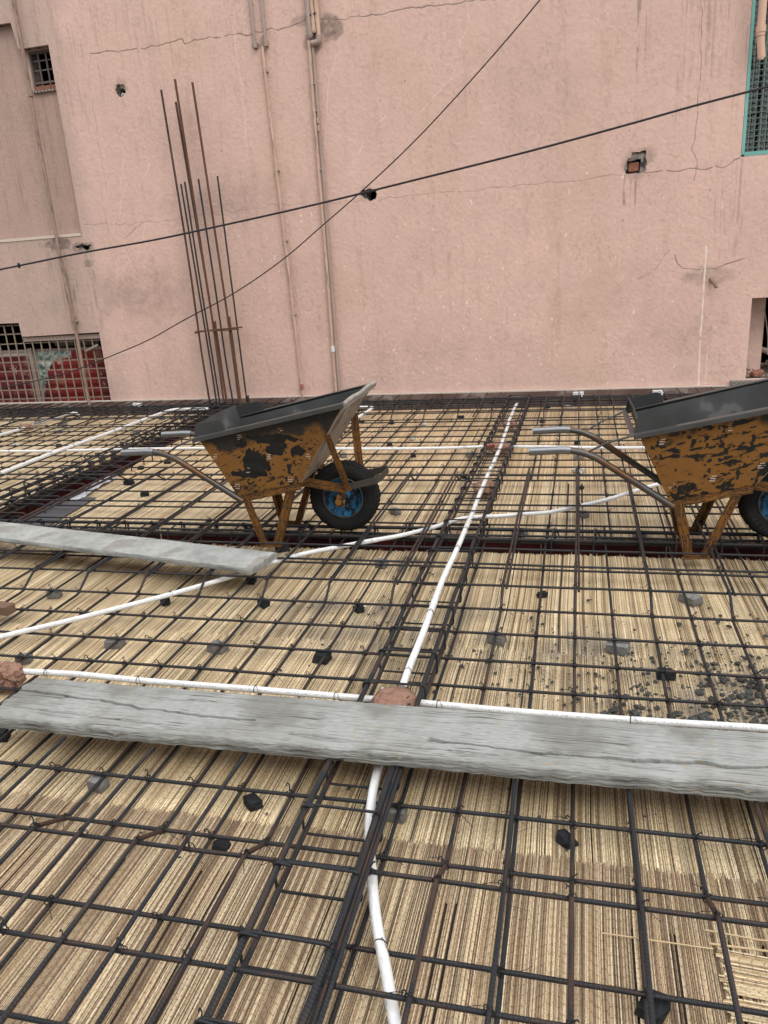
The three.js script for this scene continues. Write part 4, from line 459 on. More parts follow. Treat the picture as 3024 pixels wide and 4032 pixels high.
{ // column starter bars
  const c = thing('column_cage', 'upright rusty starter bars of a column tied by one stirrup before the wall', 'rebar cage');
  const S = [[[-4.1, 3.26], [-4.055, 1.6], [-4.05, 0.62], [-4.03, 0.0], 0.0095, 2], [[-3.94, 3.34], [-3.90, 1.9], [-3.875, 0.96], [-3.865, 0.0], 0.0105, 3], [[-3.97, 3.14], [-3.93, 2.2], [-3.893, 1.35], [-3.88, 0.9], 0.0095, 2], [[-3.75, 3.29], [-3.71, 1.9], [-3.685, 0.96], [-3.675, 0.0], 0.0105, 3], [[-4.03, 2.38], [-3.995, 1.4], [-3.965, 0.5], [-3.955, 0.0], 0.008, 0], [[-3.99, 2.4], [-3.965, 1.4], [-3.935, 0.45], [-3.92, 0.0], 0.008, 0], [[-3.82, 2.41], [-3.79, 1.4], [-3.77, 0.5], [-3.745, 0.0], 0.0085, 0], [[-3.61, 2.42], [-3.60, 1.4], [-3.59, 0.5], [-3.585, 0.0], 0.008, 0], [[-3.855, 0.98], [-3.85, 0.7], [-3.845, 0.4], [-3.835, 0.0], 0.011, 3], [[-3.668, 1.02], [-3.663, 0.7], [-3.66, 0.4], [-3.655, 0.0], 0.011, 3], [[-3.565, 0.16], [-3.565, 0.1], [-3.565, 0.05], [-3.565, 0.0], 0.009, 0]];
  S.forEach(([a, b, d, e, r, k], i) => { const z = -7.93 - (i % 3) * 0.012; part('starter_bar', tube(smooth([[...a, z], [...b, z], [...d, z], [...e, z]], 40), r * 1.2, 8), k === 3 ? M.deepRust : k === 2 ? M.brownBar : M.bar[1], c); });
  part('stirrup', tube(fillet([[-4.075, 0.88, -7.90], [-3.56, 0.905, -7.90], [-3.55, 0.90, -7.985], [-4.08, 0.878, -7.985], [-4.08, 0.872, -7.905]], 0.02), 0.008, 6), M.deepRust, c);
  part('stirrup', tube(fillet([[-4.09, 0.865, -7.905], [-3.95, 0.885, -7.895], [-3.75, 0.88, -7.90], [-3.56, 0.888, -7.90]], 0.02), 0.0065, 6), M.deepRust, c);
}

// ------------------------------------------------------------------ white conduits
const cuff = (p, q, r = 0.0148) => tube([p, q], r, 10), tieRing = (x, y, z, r, dir) => { const g = new THREE.TorusGeometry(r, 0.0013, 5, 14); if (dir === 'x') g.rotateY(Math.PI / 2); g.translate(x, y, z); return mergeGeometries([g, tube(smooth([[x + 0.002, y + r, z], [x + 0.006, y + r + 0.01, z + 0.004], [x + 0.02, y + r * 0.5, z + 0.018], [x + 0.026, y - 0.01, z + 0.03]], 8), 0.0009, 4)].map(clean)); };
function conduit(label, P, r, ties = [], extra) { const t = thing('conduit_pipe', label, 'conduit'); part('pipe', tube(smooth(P, P.length * 8), r, 14), M.pvc, t); for (const [x, y, z, d] of ties) part('tie_wire', tieRing(x, y, z, r + 0.001, d), M.wire, t); if (extra) extra(t); return t; }
conduit('long straight white conduit running inside the ladder cage to the wall', [[-0.571, 0.100, -2.255], [-0.565, 0.125, -2.36], [-0.556, 0.145, -2.52], [-0.560, 0.148, -2.80], [-0.563, 0.148, -3.07], [-0.556, 0.148, -3.40], [-0.554, 0.147, -3.60], [-0.556, 0.140, -3.80], [-0.562, 0.120, -4.0], [-0.567, 0.108, -4.15], [-0.568, 0.109, -4.40], [-0.568, 0.107, -4.70], [-0.566, 0.109, -4.95], [-0.560, 0.110, -5.2], [-0.556, 0.108, -5.55], [-0.555, 0.107, -5.68], [-0.557, 0.110, -5.95], [-0.563, 0.108, -6.45], [-0.57, 0.106, -6.60], [-0.567, 0.109, -6.85], [-0.566, 0.108, -7.2], [-0.561, 0.10, -7.44]], 0.0130, [[-0.567, 0.118, -2.33, 'z'], [-0.559, 0.148, -2.74, 'z'], [-0.556, 0.148, -3.45, 'z'], [-0.553, 0.148, -3.72, 'z'], [-0.555, 0.142, -4.95, 'z']], (t) => { part('coupling', cuff([-0.560, 0.148, -2.84], [-0.560, 0.148, -2.80], 0.0145), M.pvc, t); });
conduit('white conduit bending out from under the near plank along the ladder cage', [[-0.575, 0.07, -2.05], [-0.559, 0.07, -1.869], [-0.554, 0.07, -1.795], [-0.54, 0.07, -1.695], [-0.518, 0.07, -1.591], [-0.495, 0.071, -1.51], [-0.477, 0.071, -1.456], [-0.453, 0.071, -1.379], [-0.42, 0.071, -1.288], [-0.402, 0.071, -1.246], [-0.376, 0.071, -1.186], [-0.347, 0.071, -1.113], [-0.325, 0.071, -1.06], [-0.26, 0.07, -0.9], [-0.18, 0.068, -0.7]], 0.0132, [[-0.404, 0.071, -1.252, 'z']]);
conduit('white conduit lying behind the near plank, left of the clay-packed junction', [[-2.086, 0.077, -2.213], [-1.851, 0.077, -2.222], [-1.559, 0.077, -2.212], [-1.093, 0.077, -2.209], [-0.64, 0.077, -2.202]], 0.0120, [[-1.97, 0.077, -2.218, 'x'], [-1.57, 0.077, -2.213, 'x'], [-1.10, 0.077, -2.209, 'x'], [-0.80, 0.077, -2.205, 'x']]);
conduit('white conduit lying behind the near plank, right of the clay-packed junction', [[-0.504, 0.077, -2.202], [-0.206, 0.077, -2.193], [0.185, 0.077, -2.194], [0.574, 0.077, -2.203], [1.2, 0.075, -2.21]], 0.0120, [[-0.44, 0.077, -2.2, 'x'], [0.175, 0.077, -2.194, 'x']]);
conduit('white conduit slanting from the left edge under the upper plank and over the cross trench', [[-3.3, 0.068, -1.65], [-2.39, 0.07, -2.477], [-2.19, 0.07, -2.644], [-1.844, 0.07, -2.97], [-1.641, 0.073, -3.183], [-1.386, 0.09, -3.444], [-1.205, 0.09, -3.575], [-1.057, 0.09, -3.678], [-0.916, 0.09, -3.766], [-0.78, 0.09, -3.884], [-0.699, 0.092, -3.967], [-0.62, 0.10, -4.03], [-0.52, 0.103, -4.06], [-0.418, 0.096, -4.095], [-0.303, 0.09, -4.151], [-0.152, 0.085, -4.204], [-0.021, 0.085, -4.296], [0.173, 0.08, -4.465], [0.307, 0.075, -4.623], [0.468, 0.075, -4.789], [0.8, 0.07, -5.1]], 0.0118, [[-1.844, 0.07, -2.97, 'x'], [-1.386, 0.09, -3.444, 'x'], [-1.057, 0.09, -3.678, 'x'], [-0.78, 0.09, -3.884, 'x'], [-0.02, 0.085, -4.296, 'x'], [0.31, 0.075, -4.62, 'x']], (t) => { part('coupling', cuff([-1.09, 0.09, -3.655], [-1.02, 0.09, -3.70], 0.0135), M.pvc, t); });
conduit('white cross conduit far back, from the left edge to the clay-packed ladder junction', [[-7.4, 0.068, -5.78], [-5.097, 0.068, -5.799], [-4.565, 0.068, -5.798], [-3.964, 0.07, -5.827], [-3.075, 0.07, -5.846], [-1.925, 0.068, -5.807], [-1.227, 0.068, -5.794], [-0.773, 0.07, -5.823], [-0.64, 0.072, -5.85]], 0.0125, [[-5.0, 0.068, -5.8, 'x'], [-4.55, 0.068, -5.8, 'x'], [-3.6, 0.07, -5.835, 'x'], [-2.9, 0.07, -5.84, 'x'], [-1.43, 0.068, -5.798, 'x'], [-0.85, 0.07, -5.815, 'x']]);
conduit('white cross conduit far back, right of the clay-packed ladder junction', [[-0.518, 0.069, -5.832], [-0.339, 0.068, -5.827], [0.016, 0.068, -5.791], [0.483, 0.068, -5.772], [1.6, 0.068, -5.8]], 0.0125, [[-0.46, 0.069, -5.83, 'x'], [0.016, 0.068, -5.791, 'x'], [0.47, 0.068, -5.772, 'x']]);
conduit('white conduit running straight back on the left bay and turning toward the starter bars', [[-4.47, 0.09, -3.9], [-4.422, 0.09, -4.977], [-4.413, 0.09, -5.681], [-4.361, 0.09, -6.489], [-4.336, 0.09, -7.203], [-4.305, 0.09, -7.50], [-4.27, 0.09, -7.555], [-4.18, 0.09, -7.563], [-3.872, 0.09, -7.555]], 0.0155, [[-4.414, 0.09, -5.6, 'z'], [-4.40, 0.09, -5.9, 'z'], [-4.36, 0.09, -6.5, 'z'], [-4.345, 0.09, -6.95, 'z']]);
conduit('short white conduit near the wall at far left ending in an elbow', [[-5.62, 0.09, -5.6], [-5.574, 0.09, -6.391], [-5.533, 0.09, -6.682], [-5.545, 0.09, -6.95], [-5.53, 0.09, -7.179], [-5.53, 0.09, -7.44]], 0.0145, [[-5.54, 0.09, -6.95, 'z']], (t) => { part('elbow', tube(fillet([[-5.53, 0.09, -7.40], [-5.53, 0.088, -7.50], [-5.43, 0.075, -7.49]], 0.04), 0.017, 10), M.pvc, t); });
conduit('white conduit near the wall behind the left wheelbarrow with an elbow at its end', [[-2.5, 0.09, -7.49], [-2.202, 0.09, -7.473], [-2.03, 0.09, -7.445], [-2.0, 0.09, -7.40], [-2.0, 0.09, -7.273], [-2.027, 0.09, -6.88], [-2.037, 0.09, -6.482], [-2.05, 0.085, -6.0]], 0.0145, [[-2.01, 0.09, -7.1, 'z'], [-2.03, 0.09, -6.75, 'z']], (t) => { part('elbow', tube(fillet([[-2.07, 0.09, -7.452], [-2.0, 0.09, -7.442], [-2.0, 0.09, -7.36]], 0.03), 0.0165, 10), M.pvc, t); });
// clay packed round the junctions
function clayLump(name, label, pos, s, seed) { const g = new THREE.IcosahedronGeometry(1, 5), p = g.attributes.position; for (let i = 0; i < p.count; i++) { const v = new THREE.Vector3().fromBufferAttribute(p, i); const n = (fbm(v.x * 2.2 + seed, v.y * 2.2 + v.z * 1.7, 4, seed) - 0.5) + 0.55 * (fbm(v.x * 7 + seed, v.z * 7 - v.y * 5, 3, seed + 2) - 0.5), cr = Math.abs(fbm(v.x * 3 + v.z, v.z * 3.3 - v.x, 3, seed + 5) - 0.5); v.multiplyScalar(1 + 0.42 * n - 0.24 * ss(0.045, 0.0, cr)); v.y = Math.max(v.y, -0.6); if (v.y > 0.5) v.y = 0.5 + (v.y - 0.5) * 0.5; p.setXYZ(i, v.x * s[0], v.y * s[1], v.z * s[2]); } g.computeVertexNormals(); const u = g.attributes.uv; for (let i = 0; i < p.count; i++) u.setXY(i, p.getX(i) * 7 + p.getY(i) * 3, p.getZ(i) * 7); return solo(name, label, 'clay', g, M.clay, pos, 'clay lumps packed round conduit junctions'); }
clayLump('clay_lump', 'large round reddish clay lump packed between the ladder bars behind the near plank', [-0.58, 0.075, -2.175], [0.085, 0.062, 0.075], 3);
clayLump('clay_lump', 'brown clay lump at the left frame edge where the near conduit begins', [-2.13, 0.07, -2.185], [0.075, 0.062, 0.055], 8);
clayLump('clay_lump', 'reddish clay lump inside the ladder cage at the far cross conduit', [-0.575, 0.075, -5.80], [0.085, 0.05, 0.10], 13);
clayLump('clay_lump', 'reddish clay lump inside the ladder cage closest to the wall', [-0.565, 0.075, -6.62], [0.065, 0.05, 0.07], 17);
clayLump('clay_lump', 'brown clay lump inside the ladder cage just behind the cross trench', [-0.568, 0.07, -4.735], [0.07, 0.055, 0.085], 21);
clayLump('clay_lump', 'reddish clay lump on the short conduit at the far left near the wall', [-5.545, 0.085, -6.75], [0.07, 0.05, 0.06], 25);
solo('red_tape', 'scrap of red tape beside the clay lump at the far cross conduit', 'tape', new RoundedBoxGeometry(0.07, 0.012, 0.03, 1, 0.005), std({ color: lin(0.22, 0.03, 0.03), roughness: 0.5 }), [-0.638, 0.105, -5.72]).rotation.y = 0.5;
solo('conduit_offcut', 'small white conduit offcut standing by the large clay lump behind the near plank', 'conduit', tube([[-0.655, 0.06, -2.30], [-0.635, 0.085, -2.245]], 0.0065, 8), M.pvc);
for (const [x, z, lab] of [[-5.0, -8.0, 'white plastic offcut hung on the edge board left of the starter bars'], [0.01, -8.05, 'white plastic clip on the edge board above the front of the ladder-side bars'], [0.78, -8.04, 'translucent white plastic scrap on the edge board beside the right wheelbarrow']]) { const g = [rbox(0.11, 0.035, 0.03, 0.006, 0, 0, 0), tube([[0.03, 0.01, 0.015], [0.035, -0.03, 0.03]], 0.007, 8)]; solo('plastic_scrap', lab, 'plastic scrap', g, M.pvc, [x, 0.075, z]).rotation.z = x < -3 ? -0.12 : 0.02; }

// ------------------------------------------------------------------ planks
function plank(name, label, { L, W, T, nx, nz, cracks, seed, mat, warp = 0 }) { // local: x along, z across (-W/2 far .. W/2 near), top y=T
  const wx = nx + 1, wz = nz + 1, pos = [], uv = [], idx = [], col = [];
  const R = (i, j) => { const x = i / nx * L, t = j / nz, z = -W / 2 + t * W; return [x, z, t]; };
  const edge = (x, s) => (fbm(x * 4, s * 9 + seed, 4, seed) - 0.5) * 0.009 + (fbm(x * 40, s * 5, 2, seed + 2) - 0.5) * 0.005;
  const top = (i, j) => { const [x, z, t] = R(i, j); const e = edge(x, 0) * (1 - t) + edge(x, 1) * t; let y = T + (fbm(x * 3, z * 40, 4, seed + 4) - 0.5) * 0.004 + (fbm(x * 24, z * 120, 3, seed + 6) - 0.5) * 0.0032 + warp * Math.sin(x / L * Math.PI); const rr = Math.min(1, Math.min(t, 1 - t) * W / 0.008); y -= 0.006 * (1 - rr) * (1 - rr); let d = 0;
    for (const c of cracks) for (let k = 0; k < c.p.length - 1; k++) { const [ax, az] = c.p[k], [bx, bz] = c.p[k + 1]; const q = clamp(((x - ax) * (bx - ax) + (z - az) * (bz - az)) / ((bx - ax) ** 2 + (bz - az) ** 2)), wv = (fbm(x * 18, c.s, 3, c.s) - 0.5) * 0.012; const dd = Math.hypot(x - ax - q * (bx - ax), z + wv - az - q * (bz - az)); const w = c.w * (0.5 + vn(x * 9, c.s, 4)); if (dd < w) d = Math.max(d, (1 - (dd / w) ** 4) * c.d); }
    const ex = i === 0 ? (fbm(z * 30, 1, 3, seed) - 0.5) * 0.03 : i === nx ? (fbm(z * 30, 7, 3, seed) - 0.5) * 0.01 : 0; return [x + ex, y - d, z + e, d]; };
  for (let i = 0; i < wx; i++) for (let j = 0; j < wz; j++) { const p = top(i, j); pos.push(p[0], p[1], p[2]); uv.push(p[0] * 1.1, p[2] * 1.1 + seed); col.push(1, 1, 1); }
  for (let i = 0; i < nx; i++) for (let j = 0; j < nz; j++) { const a = i * wz + j; idx.push(a, a + 1, a + wz, a + 1, a + wz + 1, a + wz); }
  const ns = 5; for (const side of [0, 1]) { const b = pos.length / 3, j = side ? nz : 0; for (let i = 0; i < wx; i++) { const p = top(i, j); for (let k = 0; k <= ns; k++) { const q = k / ns, y = p[1] * (1 - q); const o = (side ? 1 : -1) * ((fbm(p[0] * 6, y * 90, 3, seed + 9) - 0.5) * 0.007 + 0.003 * Math.sin(q * Math.PI)); pos.push(p[0], y, p[2] + o); uv.push(p[0] * 1.1, p[2] * 1.1 + y * 1.1 + seed + 0.3); col.push(1, 1, 1); } } for (let i = 0; i < nx; i++) for (let k = 0; k < ns; k++) { const a = b + i * (ns + 1) + k, c = a + ns + 1; side ? idx.push(a, a + 1, c, a + 1, c + 1, c) : idx.push(a, c, a + 1, a + 1, c, c + 1); } }
  for (const end of [0, nx]) { const b = pos.length / 3; for (let j = 0; j < wz; j++) { const p = top(end, j); for (let k = 0; k <= 2; k++) { pos.push(p[0], p[1] * (1 - k / 2), p[2]); uv.push(p[2] * 1.1, p[1] * (1 - k / 2) * 1.1 + 0.4); col.push(1, 1, 1); } } for (let j = 0; j < nz; j++) for (let k = 0; k < 2; k++) { const a = b + j * 3 + k, c = a + 3; end ? idx.push(a, c, a + 1, a + 1, c, c + 1) : idx.push(a, a + 1, c, a + 1, c + 1, c); } }
  { const b = pos.length / 3; for (let i = 0; i < wx; i++) for (const j of [0, nz]) { const p = top(i, j); pos.push(p[0], 0, p[2]); uv.push(p[0], p[2]); col.push(1, 1, 1); } for (let i = 0; i < nx; i++) { const a = b + i * 2; idx.push(a, a + 2, a + 1, a + 1, a + 2, a + 3); } }
  return solo(name, label, 'plank', geo(pos, null, uv, idx, col), mat);
}
{
  const c1 = [[-1.848, -1.952], [-1.773, -1.95], [-1.688, -1.944], [-1.596, -1.933], [-1.521, -1.937], [-1.42, -1.918], [-1.355, -1.91], [-1.273, -1.905], [-1.178, -1.897], [-0.962, -1.892]], c2 = [[-0.40, -1.872], [-0.177, -1.863], [-0.072, -1.857], [0.029, -1.858], [0.12, -1.864], [0.161, -1.86], [0.281, -1.867], [0.341, -1.873], [0.398, -1.865], [0.5, -1.88], [1.0, -1.89]];
  const loc = (p) => p.map(([x, z]) => [x + 1.86, z + 1.918]);
  const p = plank('plank', 'long near weathered grey plank with deep lengthwise cracks, spanning the frame', { L: 3.0, W: 0.25, T: 0.042, nx: 640, nz: 150, seed: 3, mat: M.plank, cracks: [{ p: loc(c1.slice(0, 5)), w: 0.0045, d: 0.036, s: 3 }, { p: loc(c1.slice(4, 8)), w: 0.0048, d: 0.036, s: 5 }, { p: loc(c1.slice(7)), w: 0.003, d: 0.03, s: 7 }, { p: loc(c2), w: 0.0055, d: 0.037, s: 9 }, { p: loc([[-1.84, -1.86], [-1.5, -1.838], [-1.2, -1.835]]), w: 0.004, d: 0.007, s: 11 }, { p: loc([[-1.6, -1.99], [-1.3, -1.975], [-1.1, -1.972]]), w: 0.003, d: 0.005, s: 12 }, { p: loc([[-0.9, -1.85], [-0.5, -1.83], [-0.2, -1.828]]), w: 0.003, d: 0.006, s: 13 }] });
  p.position.set(-1.86, 0.127, -1.918);
  const q = plank('plank', 'cement-smeared grey plank at the left with its cut end near the wheelbarrow foot', { L: 2.6, W: 0.215, T: 0.032, nx: 260, nz: 24, seed: 9, mat: M.cemented, cracks: [] });
  // runs from its right-hand end (-1.45, -3.21) back to the left
  q.rotation.y = Math.atan2(-(3.555 - 3.212), -(3.24 - 1.452)) * 1; q.position.set(-1.452, 0.128, -3.212); q.rotation.y = Math.PI - Math.atan2(0.343, 1.788);
}
solo('timber_offcut', 'short brown timber offcut at the left frame edge above the near conduit', 'timber', rbox(0.34, 0.045, 0.06, 0.006, 0, 0, 0), M.timber, [-2.70, 0.075, -2.745]).rotation.y = -0.12;
solo('fallen_stick', 'thin pale stick leaning upright in the cross trench behind the upper plank', 'stick', tube([[-2.38, -0.02, -3.83], [-2.385, 0.10, -3.84]], 0.004, 6), M.straw);
solo('plastic_sheet', 'dark grey plastic sheet at the corner where the two trenches meet', 'sheet', (() => { const g = new THREE.BoxGeometry(0.30, 0.006, 0.60, 10, 1, 16), p = g.attributes.position; for (let i = 0; i < p.count; i++) p.setY(i, p.getY(i) + 0.014 * fbm(p.getX(i) * 9, p.getZ(i) * 9, 3, 4)); g.computeVertexNormals(); return g; })(), M.greySheet, [-3.46, 0.008, -4.30]).rotation.y = 0.08;
solo('plastic_sheet', 'crumpled white plastic strip along the right lip of the long trench', 'sheet', (() => { const g = new THREE.BoxGeometry(0.09, 0.005, 0.62, 6, 1, 30), p = g.attributes.position; for (let i = 0; i < p.count; i++) p.setY(i, p.getY(i) + 0.03 * fbm(p.getX(i) * 22, p.getZ(i) * 14, 3, 5)); g.computeVertexNormals(); return g; })(), M.whiteSheet, [-3.50, 0.008, -4.82]).rotation.y = 0.12;

// ------------------------------------------------------------------ spacer stones and blocks under the bars
function chip(r, w, flat) { const pts = []; for (let i = 0; i < 15; i++) pts.push(new THREE.Vector3((r() - 0.5) * w, (r() - 0.5) * w * flat, (r() - 0.5) * w * 0.8)); for (const [a, b] of [[-1, -1], [1, -1], [-1, 1], [1, 1]]) { pts.push(new THREE.Vector3(a * w * (0.3 + r() * 0.18), -w * flat * 0.45, b * w * (0.24 + r() * 0.14)), new THREE.Vector3(a * w * (0.24 + r() * 0.2), w * flat * (0.2 + r() * 0.25), b * w * (0.2 + r() * 0.14))); } const g = new ConvexGeometry(pts); boxUV(g); return g; }
function block(r, w, h, d) { const g = new THREE.BoxGeometry(w, h, d, 2, 2, 2), p = g.attributes.position; for (let i = 0; i < p.count; i++) { const X = p.getX(i), Y = p.getY(i), Z = p.getZ(i), k = hash(Math.round(X * 999), Math.round(Y * 999) * 7 + Math.round(Z * 999) * 13, Math.floor(r.s)) - 0.5; const cnr = (Math.abs(X) > w * 0.4) + (Math.abs(Y) > h * 0.4) + (Math.abs(Z) > d * 0.4); const s = cnr > 2 ? 0.95 : cnr > 1 ? 0.975 : 1; p.setXYZ(i, X * s * (1 + k * 0.08), Y * s * (1 + k * 0.08), Z * s * (1 + k * 0.08)); } const q = g.toNonIndexed(); q.computeVertexNormals(); boxUV(q); return q; }
function boxUV(g) { const p = g.attributes.position, n = g.attributes.normal, uv = []; for (let i = 0; i < p.count; i++) { const a = Math.abs(n.getX(i)), b = Math.abs(n.getY(i)); if (b > 0.6) uv.push(p.getX(i) * 9, p.getZ(i) * 9); else if (a > 0.6) uv.push(p.getZ(i) * 9, p.getY(i) * 9); else uv.push(p.getX(i) * 9, p.getY(i) * 9); } g.setAttribute('uv', new THREE.Float32BufferAttribute(uv, 2)); }
const ST = [
  ['k', -0.905, -1.713, 0.07, 'large angular black stone below the near plank, close to the ladder cage on its left'],
  ['k', -0.924, -1.532, 0.055, 'small black stone beneath double cross bars at the near mat edge, left of ladder cage'],
  ['g', -1.42, -1.71, 0.055, 'grey block under the first cross bar below the near plank, toward the left edge'],
  ['g', -0.48, -1.727, 0.06, 'grey block touching the right side of the ladder cage just below the near plank'],
  ['k', -0.012, -1.704, 0.068, 'smooth dark grey chip below the near plank, well right of the curved conduit'],
  ['k', 0.167, -1.248, 0.085, 'black stone with a hole under the crossing bars at the bottom right'],
  ['g', -2.525, -3.02, 0.062, 'grey block at far left, just below the left half of the upper plank'],
  ['k', -1.902, -3.002, 0.072, 'black stone just under the slanting conduit below the upper plank'],
  ['k', -1.404, -3.031, 0.075, 'black stone below the right end of the upper plank'],
  ['k', -1.58, -3.281, 0.07, 'black stone half hidden under the right end of the upper plank'],
  ['k', -2.86, -3.53, 0.07, 'dark stone half hidden under the left part of the upper plank'],
  ['g', -1.903, -2.574, 0.074, 'oblong grey block on the open mat between the two planks, left of two'],
  ['g', -1.429, -2.586, 0.076, 'oblong grey block on the open mat between the two planks, right of two'],
  ['g', -2.221, -2.398, 0.06, 'grey block beside the clay lump at the left frame edge'],
  ['k', -1.93, -1.90, 0.075, 'dark stone peeping out under the left end of the near plank'],
  ['k', -0.943, -3.019, 0.066, 'black stone left of the ladder cage, in the dark smear on the mat'],
  ['k', -0.966, -2.56, 0.092, 'big flat black stone left of the ladder cage behind the near plank'],
  ['g', -0.303, -2.797, 0.07, 'pale grey block right of the ladder cage between the near plank and the cross trench'],
  ['g', -0.963, -3.543, 0.06, 'grey block near the front lip of the cross trench, left of the ladder cage'],
  ['k', -0.143, -3.255, 0.06, 'round dark stone in front of the cross trench, right of the ladder cage'],
  ['g', 0.489, -3.251, 0.085, 'grey block before the cross trench below the right wheelbarrow legs'],
  ['g', 0.165, -2.778, 0.085, 'large grey block at the edge of the grey gravel behind the near plank'],
  ['k', 0.321, -2.587, 0.088, 'large black stone amid the grey gravel at the right'],
  ['k', -0.307, -7.018, 0.065, 'dark stone right of the ladder cage, between it and the farther right-hand wheelbarrow grip'],
  ['k', -0.287, -7.68, 0.075, 'dark stone right of the ladder cage at the very edge of the wall trench'],
  ['p', -0.079, -7.632, 0.075, 'pale stone near the wall trench, between ladder cage and right wheelbarrow tray'],
  ['k', 0.002, -6.158, 0.06, 'black stone just behind the far cross conduit near the right wheelbarrow handle grip'],
  ['g', 0.017, -5.70, 0.075, 'grey-brown stone under the near handle grip of the right wheelbarrow'],
  ['p', 0.014, -5.337, 0.09, 'pale flat stone in front of the near handle of the right wheelbarrow'],
  ['k', 0.027, -4.925, 0.062, 'square black stone on the mat seam below the right wheelbarrow handles'],
  ['g', 0.043, -4.373, 0.06, 'grey block just below the slanting conduit right of the ladder cage'],
  ['g', -0.299, -4.035, 0.075, 'grey block at the far lip of the cross trench right of the ladder cage'],
  ['g', 0.331, -4.045, 0.06, 'grey block at the far lip of the cross trench left of the right wheelbarrow legs'],
  ['k', -1.721, -7.052, 0.06, 'dark stone near the wall beyond the elbowed conduit behind the left wheelbarrow'],
  ['k', -1.079, -7.25, 0.07, 'dark stone near the wall midway between left wheelbarrow tray and ladder cage'],
  ['p', -1.368, -6.342, 0.055, 'pale lump right of the left wheelbarrow front, behind the far cross conduit'],
  ['k', -1.53, -6.162, 0.06, 'black stone behind the far cross conduit just right of the left wheelbarrow strut'],
  ['k', -1.248, -5.774, 0.06, 'black stone touching the far cross conduit left of the ladder cage'],
  ['g', -0.79, -5.777, 0.075, 'grey block touching the far cross conduit close to the left side of the ladder cage'],
  ['k', -0.771, -5.185, 0.07, 'dark stone at the left foot of the ladder cage behind the slanting conduit'],
  ['g', -1.08, -4.377, 0.065, 'grey block between the left wheelbarrow wheel and the ladder cage'],
  ['p', -0.937, -6.803, 0.055, 'pale stone near the wall left of the ladder cage clay lump'],
  ['p', -1.392, -6.968, 0.075, 'long pale stone on the ragged mat edge near the wall'],
  ['k', -3.311, -5.609, 0.075, 'black stone behind the near handle of the left wheelbarrow'],
  ['k', -3.45, -5.422, 0.065, 'dark stone on the right lip of the long trench under the left wheelbarrow grip'],
  ['k', -3.292, -4.978, 0.09, 'largest black stone right of the long trench, below the left wheelbarrow handle'],
  ['k', -2.995, -4.695, 0.08, 'dark rounded stone in front of the left wheelbarrow handle, nearest the cross trench'],
  ['g', -4.371, -7.432, 0.07, 'grey block near the wall right of the long left conduit bend'],
  ['g', -4.25, -6.691, 0.06, 'grey stone between the long left conduit and the long trench'],
  ['k', -4.799, -6.225, 0.075, 'black stone left of where the two white conduits cross'],
  ['p', -5.3, -6.252, 0.065, 'pale stone at far left in front of the short elbowed conduit'],
  ['g', -5.231, -6.814, 0.075, 'grey stone beside the clay lump on the short elbowed conduit'],
  ['g', -5.40, -7.15, 0.08, 'flat grey stone just right of the short elbowed conduit near the wall'],
  ['g', -1.831, -5.78, 0.06, 'grey block framed between the strut and tray of the left wheelbarrow'],
  ['k', -1.579, -3.73, 0.095, 'black stone beside the near foot of the left wheelbarrow'],
  ['k', -2.03, -7.114, 0.065, 'dark stone beside the elbowed conduit behind the left wheelbarrow'],
];
ST.forEach(([k, x, z, w, lab], i) => { const r = rng(300 + i * 7); r.s = i * 31 + 5; const g = k === 'k' ? chip(r, w * 0.88, 0.55) : k === 'g' ? block(r, w, 0.036, w * 0.72) : chip(r, w, 0.4); const m = solo(k === 'k' ? 'black_stone' : k === 'g' ? 'spacer_block' : 'pale_stone', lab, k === 'k' ? 'stone' : k === 'g' ? 'spacer block' : 'stone', g, k === 'k' ? M.blackStone : k === 'g' ? M.greyBlock : M.paleStone, [x, k === 'k' ? w * 0.22 + 0.002 : 0.021, z], 'spacer stones and blocks holding the bars off the mats'); m.rotation.y = r() * 2 - 1; });
{ // cement gravel spilled on the mat
  const r = rng(71), g = [], base = new THREE.IcosahedronGeometry(1, 0); const cl = [[0.45, -2.33, 0.35, 0.10, 420, 1], [0.62, -2.5, 0.25, 0.16, 380, 1], [0.25, -2.45, 0.35, 0.25, 460, 0.6], [-0.1, -2.6, 0.5, 0.45, 420, 0.5], [-0.75, -2.85, 0.5, 0.5, 360, 0.45], [0.62, -2.75, 0.3, 0.3, 300, 0.7], [0.0, -1.6, 0.7, 0.5, 26, 0.6], [0.5, -2.29, 0.3, 0.05, 130, 1.2], [-1.1, -3.05, 0.35, 0.06, 120, 0.45], [-1.0, -1.95, 0.9, 0.5, 40, 0.4]];
  for (const [cx, cz, sx, sz, n, s] of cl) for (let i = 0; i < n; i++) { const gx = (r() + r() + r() - 1.5) * sx, gz = (r() + r() + r() - 1.5) * sz * 1.4; const q = base.clone(), sc = (0.0022 + Math.pow(r(), 4) * 0.0125) * s, p = q.attributes.position; for (let k = 0; k < p.count; k++) { const h = 0.7 + 0.6 * hash(Math.round(p.getX(k) * 50), Math.round(p.getY(k) * 50 + p.getZ(k) * 77), i); p.setXYZ(k, p.getX(k) * h * sc * 1.2, p.getY(k) * h * sc * 0.7, p.getZ(k) * h * sc); } q.rotateY(r() * 6); q.translate(cx + gx, 0.008 + sc * 0.4, cz + gz); q.computeVertexNormals(); g.push(q); }
  const m = part('gravel', g, std({ map: ctex(64, 64, (x, y) => mix([0.03, 0.032, 0.03], [0.085, 0.087, 0.08], hash(x >> 3, y >> 3, 8))), roughness: 1, flatShading: true }), scene); m.userData = { label: 'dark grey cement gravel crumbs spilled over the mats behind the near plank', category: 'gravel', kind: 'stuff' };
}

